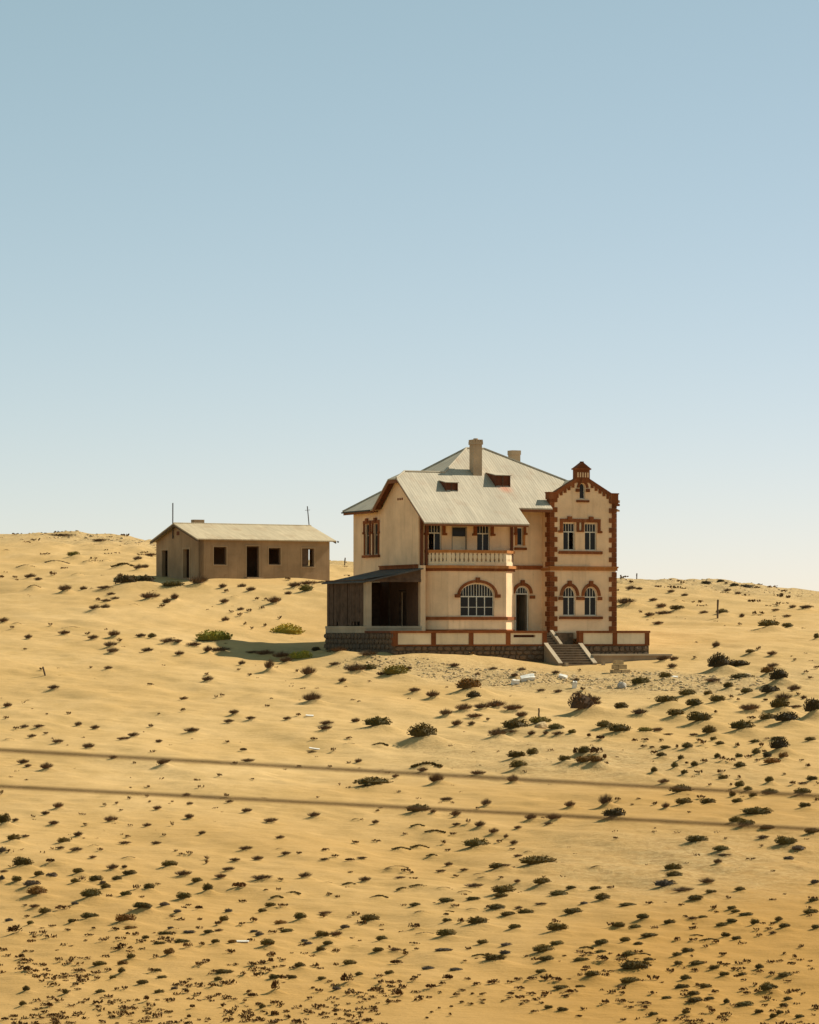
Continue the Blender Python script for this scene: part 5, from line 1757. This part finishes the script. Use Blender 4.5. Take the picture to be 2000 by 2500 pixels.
p_ = q.build('aerial_pole', 'iron'); p_.location = (SX, SY, SZ); p_.rotation_euler = (0, 0, R(30)); tag(p_, 'plain thin iron pole fixed to the left gable of the small house', 'pole')
q = MB(); q.tube([(HL+0.3, HD/2, HR-0.1), (HL+0.12, HD/2, 6.05)], 0.04, 6); q.tube([(HL-0.08, HD/2, 5.72), (HL+0.36, HD/2, 5.76)], 0.018, 5)
p_ = q.build('aerial_pole', 'iron'); p_.location = (SX, SY, SZ); p_.rotation_euler = (0, 0, R(30)); tag(p_, 'leaning aerial pole with a short cross arm on the right ridge end', 'pole')
# ---------------------------------------------------------------- plants
def leaf_mesh(name, leaves, core=None):
    """leaves: list of (base, tip, half width vector, shade)"""
    v = []; f = []; sh = []
    for p, q, w, s_ in leaves:
        k = len(v); mid = p.lerp(q, 0.55)
        v += [tuple(p), tuple(mid+w), tuple(q), tuple(mid-w)]; f.append((k, k+1, k+2, k+3)); sh += [s_]*4
    if core:
        k = len(v); v += core[0]; f += [tuple(i+k for i in q) for q in core[1]]; sh += [0.1]*len(core[0])  # core coloured dark to read as shadow between the leaves
    me = bpy.data.meshes.new(name); me.from_pydata(v, [], f)
    at = me.attributes.new('leaf', 'FLOAT', 'POINT'); at.data.foreach_set('value', np.array(sh, np.float32)); me.update()
    return me
def lump(r, n=11, m=4, sx=0.8, sy=0.6, sz=0.72, x0=0.0):
    v = []; f = []
    for i in range(m):
        t = i/(m-1)*1.35
        for j in range(n):
            a = 2*math.pi*j/n; k = r.uniform(0.82, 1.08); v.append((x0+sx*math.cos(t)*math.cos(a)*k, sy*math.cos(t)*math.sin(a)*k, max(-0.1, sz*math.sin(t)*k-0.06)))
    for i in range(m-1):
        for j in range(n): f.append((i*n+j, i*n+(j+1) % n, (i+1)*n+(j+1) % n, (i+1)*n+j))
    f.append(tuple((m-1)*n+j for j in range(n))); return v, f
def rv(r): 
    q = Vector((r.gauss(0, 1), r.gauss(0, 1), r.gauss(0, 1))); return q.normalized()
def dome(seed, n=520):
    r = random.Random(seed); L = []
    hs = [r.uniform(0.72, 1.05) for _ in range(7)]
    def top(x):
        q = (x+1)*3; i = min(5, max(0, int(q))); return hs[i]*(1-(q-i))+hs[i+1]*(q-i)
    for _ in range(n):
        a = r.uniform(0, 2*math.pi); t = math.asin(r.random()**0.75)
        d = Vector((math.cos(t)*math.cos(a), math.cos(t)*math.sin(a)*0.78, math.sin(t)))
        k = r.uniform(0.62, 0.98)*(0.9 if d.z < 0.2 else 1.0); p = Vector((d.x*k, d.y*k, d.z*k*top(d.x)*0.95))
        dirv = (d*0.7+Vector((0, 0, 0.75))+rv(r)*0.45).normalized(); ln = r.uniform(0.09, 0.2)
        w = dirv.cross(rv(r)).normalized()*r.uniform(0.028, 0.055)
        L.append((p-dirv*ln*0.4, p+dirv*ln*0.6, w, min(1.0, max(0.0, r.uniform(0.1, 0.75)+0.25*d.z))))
    return leaf_mesh('shrub', L, lump(r))
def tuft(seed, n=420):
    r = random.Random(seed); L = []; lean_w = r.uniform(0.2, 1.3)
    for _ in range(n):
        a = r.uniform(0, 2*math.pi); rad = r.random()**0.6*0.8
        p = Vector((rad*math.cos(a), rad*math.sin(a)*0.8, -0.04)); lean = Vector((math.cos(a)*rad*0.9+0.1*r.gauss(0, 1), math.sin(a)*rad*0.8, 0))
        ln = r.uniform(0.45, 1.05)*(1.05-0.55*rad); q = p+lean*0.75+Vector((0.28*ln*lean_w, 0, ln))
        w = Vector((r.uniform(-1, 1), r.uniform(-1, 1), 0)).normalized()*r.uniform(0.012, 0.026); L.append((p, q, w, r.uniform(0.05, 0.8)))
    return leaf_mesh('tuft', L, lump(r, 9, 3, 0.66, 0.5, 0.5))
def arc(seed, n=260, thick=0.3, green=True):
    r = random.Random(seed); L = []; gaps = [r.uniform(0.6, 1.0) for _ in range(12)]
    lo, hi = r.uniform(-1.0, -0.65), r.uniform(0.7, 1.0)
    crest = lambda x: 0.63*math.exp(-0.5*(x/0.70)**2)
    while len(L) < n:
        x = r.uniform(lo, hi)
        if r.random() > gaps[int((x+1)*5.99)]: continue
        y = r.gauss(0, 0.16)-0.06; z = crest(x)*math.exp(-0.5*(y*0.42/0.34)**2)
        p = Vector((x, y, z-0.03)); dirv = (Vector((x*0.3, r.gauss(0, 0.5), 1)).normalized()+rv(r)*0.5).normalized()
        ln = r.uniform(0.5, 1.0)*thick; w = dirv.cross(rv(r)).normalized()*(r.uniform(0.04, 0.07) if green else r.uniform(0.018, 0.034)); L.append((p, p+dirv*ln, w, r.uniform(0.05, 0.85)))
    v = []; f = []; m_ = 12                      # the creeping stem that joins the growth
    for i in range(m_):
        x = lo+(hi-lo)*i/(m_-1); z = crest(x); v += [(x, -0.05, z-0.05), (x, 0.05, z-0.05), (x, 0.0, z+0.05)]
    for i in range(m_-1):
        for a, b_ in ((0, 1), (1, 2), (2, 0)): f.append((3*i+a, 3*i+b_, 3*i+3+b_, 3*i+3+a))
    return leaf_mesh('arc', L, (v, f))
def sprig(seed, n=220):
    r = random.Random(seed); L = []; cl = [(r.uniform(-0.6, 0.6), r.uniform(-0.38, 0.38), r.uniform(0.45, 1.0)) for _ in range(r.randint(3, 6))]
    for _ in range(n):
        cx, cy, k = r.choice(cl); d = rv(r); d.z = abs(d.z); rad = 0.34*k
        p = Vector((cx, cy, 0.1))+Vector((d.x*rad, d.y*rad, d.z*k*0.6)); dirv = (d+Vector((0, 0, 0.5))+rv(r)*0.4).normalized()
        w = dirv.cross(rv(r)).normalized()*r.uniform(0.045, 0.08); L.append((p-dirv*0.06, p+dirv*r.uniform(0.12, 0.3), w, r.uniform(0.05, 0.9)))
    return leaf_mesh('sprig', L)
VAR = {'dome': [dome(i) for i in range(9)], 'tuft': [tuft(20+i) for i in range(8)], 'arc': [arc(40+i) for i in range(6)],
       'thin': [arc(60+i, 150, 0.2, False) for i in range(5)], 'sprig': [sprig(80+i) for i in range(8)]}
for l in VAR.values():
    for me_ in l: me_.materials.append(M['leaf'])
SHAPE = {'g': 'dome', 'y': 'dome', 'Y': 'dome', 'o': 'dome', 'd': 'dome', 'n': 'dome', 'a': 'arc', 'c': 'thin', 't': 'tuft', 'T': 'dome', 'r': 'sprig'}
TINT = {'g': (0.118, 0.082, 0.018), 'y': (0.165, 0.125, 0.021), 'Y': (0.28, 0.23, 0.03), 'o': (0.19, 0.095, 0.02), 'd': (0.066, 0.046, 0.017), 'n': (0.12, 0.09, 0.062),
        'a': (0.118, 0.08, 0.02), 'c': (0.18, 0.12, 0.05), 't': (0.15, 0.086, 0.042), 'T': (0.10, 0.062, 0.035), 'r': (0.115, 0.054, 0.016)}
LOOK = {'g': 'green cushion shrub', 'y': 'olive cushion shrub', 'Y': 'bright yellow-green bush', 'o': 'ochre shrub', 'd': 'blackish green bush',
        'n': 'grey dead shrub', 'a': 'green shrub over sand hump', 'c': 'thin dry growth on hump', 't': 'dry brown tuft', 'T': 'big dry brown bush', 'r': 'rusty sprig plant'}
NAME = {'g': 'cushion_shrub', 'y': 'cushion_shrub', 'Y': 'cushion_shrub', 'o': 'cushion_shrub', 'd': 'cushion_shrub', 'n': 'dead_shrub', 'a': 'arching_shrub', 'c': 'dry_growth', 't': 'grass_tuft', 'T': 'grass_tuft', 'r': 'sprig_plant'}
BAND = ['on the back hill', 'at terrace level', 'just below terrace', 'above upper wire', 'between the wires', 'under lower wire', 'well below the wires', 'in middle foreground', 'in lower foreground', 'along bottom edge']
SIDE = ['far left', 'left of centre', 'right of centre', 'far right']
ORD = ['first', 'second', 'third', 'fourth', 'fifth', 'sixth', 'seventh', 'eighth', 'ninth', 'tenth', 'eleventh', 'twelfth', 'thirteenth', 'fourteenth', 'fifteenth', 'sixteenth',
       'seventeenth', 'eighteenth', 'nineteenth', 'twentieth', 'twenty-first', 'twenty-second', 'twenty-third', 'twenty-fourth', 'twenty-fifth', 'twenty-sixth', 'twenty-seventh', 'twenty-eighth', 'twenty-ninth', 'thirtieth']
def size_word(w, h, y):
    a = w*7600/y
    return 'large' if a > 52 else 'medium' if a > 30 else 'small' if a > 17 else 'tiny'
total = {}
for x, y, w, h, k, z in plants:
    key = (LOOK[k], size_word(w, h, y), z); total[key] = total.get(key, 0)+1
seen = {}; rb = random.Random(8)
def put(x, y, w, h, k, o):
    zb = grid_z(x, y)-(0.72*h if k in 'ac' else 0.0)
    w *= 1.16 if y < 118 and k not in 'ac' else 1.12; dep = 0.5*w*rb.uniform(0.75, 1.0) if k not in 'ac' else 0.42*w
    hs = h*(0.92 if k in 'gyYodnT' else 1.05 if k == 't' else 1.15)
    o.location = (x, y+0.12*w*0, zb-0.03*h); o.scale = (0.52*w*(1 if rb.random() < 0.5 else -1 if k not in 'actT' else 1), dep, hs)
    o.rotation_euler = (0, 0, rb.uniform(-0.25, 0.25))
    c = TINT[k]; j = rb.uniform(0.8, 1.25); g_ = rb.uniform(0.92, 1.08); o.color = (c[0]*j*g_, c[1]*j, c[2]*j/g_, 1)
for x, y, w, h, k, z in plants:          # sorted from left to right
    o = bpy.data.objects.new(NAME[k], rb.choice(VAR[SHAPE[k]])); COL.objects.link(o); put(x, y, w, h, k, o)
    sz = size_word(w, h, y); key = (LOOK[k], sz, z); i = seen.get(key, 0); seen[key] = i+1; n_ = total[key]
    where = BAND[z//4]+', '+SIDE[z % 4]
    if n_ == 1: lab = 'only '+sz+' '+LOOK[k]+' '+where
    else: lab = (ORD[i] if i < n_-1 or n_ < 3 else 'last')+' '+sz+' '+LOOK[k]+' from left, '+where
    tag(o, lab, 'shrub' if k in 'gyYodna' else 'grass tuft' if k in 'tTc' else 'plant', LOOK[k]+'s '+where)
# the uncountable rest: tiny sprigs and wisps, one mass
rr = random.Random(21); SV = []; SF = []; SS = []
def wisp(x, y, w, h, n):
    zb = grid_z(x, y)
    for _ in range(n):
        a = rr.uniform(0, 6.283); q = rr.random()**0.5*0.5*w; bx, by = x+q*math.cos(a), y+q*0.8*math.sin(a); bz = zb-0.01+rr.random()*0.4*h
        d = Vector((rr.gauss(0, 0.5), rr.gauss(0, 0.5), 1)).normalized(); ln = h*rr.uniform(0.35, 0.8); ww = d.cross(rv(rr)).normalized()*w*rr.uniform(0.07, 0.15)
        p = Vector((bx, by, bz)); t = p+d*ln; m_ = p.lerp(t, 0.55); k = len(SV)
        SV.extend([tuple(p), tuple(m_+ww), tuple(t), tuple(m_-ww)]); SF.append((k, k+1, k+2, k+3)); s_ = rr.uniform(0, 0.8); SS.extend([s_]*4)
for x, y, w, h, k, z in small: wisp(x, y, w, h*1.2, 26)
cnt = 0
while cnt < 980:                                        # the dense carpet of seedlings low on the slope
    y = 91+abs(rr.gauss(0, 1))*12; x = rr.uniform(-1, 1)*y*0.17
    dens = (0.35 if x > 0 else 1.0)*max(0.12, 1-(y-92)/26.0)
    if vnoise(np.array(x/1.6), np.array(y/2.6), 9)+0.5 < 0.38 or rr.random() > dens: continue
    w = rr.uniform(0.12, 0.32)*(1.3 if rr.random() < 0.2 else 1); wisp(x, y, w, w*rr.uniform(0.32, 0.6), rr.randint(14, 26)); cnt += 1
cnt = 0
while cnt < 330:                                        # single wisps over the middle slope
    y = rr.uniform(112, 235); x = rr.uniform(-0.17, 0.17)*y
    if vnoise(np.array(x/5.0), np.array(y/9.0), 10) < 0.02: continue
    w = rr.uniform(0.10, 0.34); wisp(x, y, w, w*rr.uniform(0.3, 0.6), rr.randint(5, 12)); cnt += 1
cnt = 0
while cnt < 240:                                        # scrub dotted over the hill behind
    y = rr.uniform(245, 322); x = rr.uniform(-0.17, 0.17)*y
    w = rr.uniform(0.3, 1.1); wisp(x, y, w, w*rr.uniform(0.18, 0.34), rr.randint(8, 16)); cnt += 1
me_ = bpy.data.meshes.new('seedling_carpet'); me_.from_pydata(SV, [], SF); a_ = me_.attributes.new('leaf', 'FLOAT', 'POINT'); a_.data.foreach_set('value', np.array(SS, np.float32)); me_.materials.append(M['leaf_stuff'])
o = bpy.data.objects.new('seedling_carpet', me_); COL.objects.link(o); tag(o, 'countless tiny brown sprigs and wisps dotted over the sand', 'ground cover', None, 'stuff')
# ---------------------------------------------------------------- loose stone, boulders, boards, posts
def rock_verts(r, n=6):
    v = []; f = []
    for i, (zz, k) in enumerate(((-0.3, 0.85), (0.15, 1.0), (0.55, 0.6))):
        for j in range(n):
            a = 2*math.pi*(j+0.5*(i % 2))/n; q = k*r.uniform(0.7, 1.1); v.append(Vector((q*math.cos(a), q*math.sin(a), zz*r.uniform(0.85, 1.15))))
    for i in range(2):
        for j in range(n): f.append((i*n+j, i*n+(j+1) % n, (i+1)*n+(j+1) % n, (i+1)*n+j))
    f.append(tuple(2*n+j for j in range(n))); return v, f
GV = []; GF = []
def pebble(x, y, s_):
    v, f = rock_verts(rr, 5); k = len(GV); zb = grid_z(x, y); q = rr.uniform(0, 6.28); c_, s2 = math.cos(q), math.sin(q)
    ax, ay, az = s_, s_*rr.uniform(0.6, 1.0), s_*rr.uniform(0.5, 0.9)
    GV.extend([(x+c_*p.x*ax-s2*p.y*ay, y+s2*p.x*ax+c_*p.y*ay, zb+p.z*az) for p in v]); GF.extend([tuple(i+k for i in q_) for q_ in f])
for cx, cy, rx, ry, n_, s0, s1 in ((6.5, 189.5, 6.0, 3.4, 1100, 0.03, 0.17), (16, 187.5, 6.0, 4.2, 900, 0.03, 0.17), (5, 156, 4.5, 7, 240, 0.02, 0.055), (12, 122, 8, 8, 260, 0.012, 0.035),
                                   (-22, 306, 16, 9, 520, 0.08, 0.28), (30, 300, 16, 10, 420, 0.06, 0.22), (-1, 192.5, 3.8, 1.3, 300, 0.04, 0.14), (14.5, 192.5, 2.2, 1.6, 110, 0.05, 0.18)):
    for _ in range(n_):
        a = rr.uniform(0, 6.283); q = rr.random()**0.6; pebble(cx+rx*q*math.cos(a), cy+ry*q*math.sin(a), s0+(s1-s0)*rr.random()**2.5)
me_ = bpy.data.meshes.new('rubble'); me_.from_pydata(GV, [], GF); me_.materials.append(M['boulder']); o = bpy.data.objects.new('rubble', me_); COL.objects.link(o)
tag(o, 'scattered small rubble and pebbles on the sand', 'rubble', None, 'stuff')
def boulder(x, y, sx, sy, sz, mat, label, seed, name='boulder'):
    r = random.Random(seed); bm = bmesh.new(); bmesh.ops.create_icosphere(bm, subdivisions=2, radius=1.0)
    for v in bm.verts:
        q = v.co.normalized(); k = 1+0.22*math.sin(3.1*q.x+seed)*math.cos(2.7*q.y+seed*2)+r.uniform(-0.07, 0.07); m_ = max(abs(q.x), abs(q.y), abs(q.z)); v.co = q*k*(0.75+0.25/m_); v.co.z = max(v.co.z, -0.6)
    me_ = bpy.data.meshes.new(name); bm.to_mesh(me_); bm.free(); me_.materials.append(M[mat]); o = bpy.data.objects.new(name, me_); COL.objects.link(o)
    o.location = (x, y, grid_z(x, y)+0.35*sz); o.scale = (sx, sy, sz); o.rotation_euler = (0, 0, r.uniform(-0.4, 0.4)); tag(o, label, 'rock'); return o
boulder(12.65, 185.3, 0.32, 0.28, 0.24, 'boulder_grey', 'pale grey boulder on the rubble slope below the low retaining wall', 5)
boulder(6.95, 164.9, 0.36, 0.3, 0.28, 'boulder', 'brown rock between green shrubs below the short fence post', 6)
boulder(11.95, 185.6, 0.16, 0.14, 0.14, 'boulder', 'small pale stone just left of the grey boulder', 7)
boulder(20.4, 187.9, 0.22, 0.2, 0.2, 'boulder', 'pale stone beside the ochre bush at the far right', 8)
# ruined masonry stub by the low wall
ms = empty('masonry_stub', (12.95, 193.2, grid_z(12.95, 193.2)), R(18), 'crumbling sunlit stub of pale masonry below the low retaining wall', 'ruin')
r = random.Random(2)
for i in range(3):
    for j in range(4-i):
        for q_ in range(2):
            x = -0.46+j*0.3+i*0.1+r.uniform(-.03, .03); q = MB(); s1 = r.uniform(0.24, 0.3); q.box(x, x+s1, -0.2+q_*0.24+r.uniform(-.03, .03), 0.02+q_*0.24, -0.06+i*0.29, 0.2+i*0.29+r.uniform(-.03, .02)); q.build('stone', 'boulder', ms)
def board(x, y, l, w, t, rz, rx, ry, label, name='white_board', mat='white', lift=0.05):
    bm = bmesh.new(); bmesh.ops.create_cube(bm, size=1.0); bmesh.ops.subdivide_edges(bm, edges=bm.edges[:], cuts=2, use_grid_fill=True); r = random.Random(int(x*100+y))
    for v in bm.verts:
        v.co.x *= l*(1+r.uniform(-.05, .05)); v.co.y *= w*(1+r.uniform(-.08, .08)); v.co.z = v.co.z*t+r.uniform(-.12, .12)*t
    me_ = bpy.data.meshes.new(name); bm.to_mesh(me_); bm.free(); me_.materials.append(M[mat]); o = bpy.data.objects.new(name, me_); COL.objects.link(o)
    o.location = (x, y, grid_z(x, y)+lift); o.rotation_euler = (R(rx), R(ry), R(rz)); tag(o, label, 'debris'); return o
board(6.37, 187.0, 0.46, 0.25, 0.3, 8, 12, 10, 'white squarish block on the rubble slope below the terrace', 'white_block', lift=0.14)
board(7.15, 188.1, 0.85, 0.5, 0.22, 5, 22, -8, 'largest white slab lying on the rubble slope below the terrace', 'white_slab', lift=0.16)
board(9.38, 190.1, 0.5, 0.3, 0.16, -20, 20, 14, 'white slab lying below the foot of the stairs', 'white_slab', lift=0.12)
board(9.82, 185.1, 0.24, 0.2, 0.42, 10, 5, 8, 'upright white block right of the white slabs', 'white_block', lift=0.18)
board(16.1, 189.1, 0.4, 0.26, 0.22, -5, 15, 5, 'white block beside a bush right of the low wall', 'white_block', lift=0.1)
board(-5.41, 168.6, 0.42, 0.16, 0.05, 4, 18, 3, 'small white flake on smooth sand, upper of two left of centre', lift=0.06)
board(-4.85, 158.8, 0.54, 0.12, 0.05, 2, 20, 8, 'narrow white board on smooth sand above the upper wire', lift=0.06)
board(-5.71, 106.6, 0.42, 0.10, 0.03, 3, 20, 0, 'thin white strip among shrubs in the lower foreground', lift=0.045)
def post(x, y, h, r_, lean, label, rough=True):
    z = grid_z(x, y); q = MB(); k = random.Random(int(x*10)); n_ = 5
    q.tube([(lean[0]*i/n_*h+k.uniform(-.01, .01), lean[1]*i/n_*h, -0.2+(h+0.2)*i/n_) for i in range(n_+1)], [r_*k.uniform(0.85, 1.1) for _ in range(n_+1)], 7)
    o = q.build('wooden_post', 'oldwood'); o.location = (x, y, z); tag(o, label, 'post'); return o
post(22.82, 230.6, 1.38, 0.075, (0.02, 0), 'tall weathered post standing on the slope right of the main house')
post(7.04, 169.3, 0.6, 0.05, (0.0, 0), 'short dark post behind an olive shrub below the terrace')
post(-21.48, 184.0, 0.52, 0.05, (-0.38, 0), 'short leaning post alone in the sand at the far left')
post(-6.24, 298.3, 0.75, 0.06, (0.1, 0), 'small post on the skyline between the two houses')
post(20.57, 303, 0.75, 0.07, (0.0, 0), 'left one of two skyline posts right of the main house')
post(22.11, 303, 0.75, 0.06, (0.03, 0), 'right one of two skyline posts right of the main house')
# ---------------------------------------------------------------- two fence wires close to the camera, far out of focus
def wire(zl, zm, zr, label):
    pts = []; D = 8.0
    for i in range(-24, 25):
        x = i*0.5; t = x/1.053
        pts.append((x, D, zm+(zr-zl)/2*t*0.985+((zl+zr)/2-zm)*min(t*t, 60)*0.35))
    q = MB(); q.tube(pts, 0.0038, 8); o = q.build('fence_wire', 'cable'); tag(o, label, 'wire', 'wires in front of the camera'); return o
k = 8.0/7600
wire(-(1829-1540)*k, -(1888-1540)*k, -(1943-1540)*k, 'upper of two blurred dark wires crossing the foreground')
wire(-(1920-1540)*k, -(1972-1540)*k, -(2027-1540)*k, 'lower of two blurred dark wires crossing the foreground')
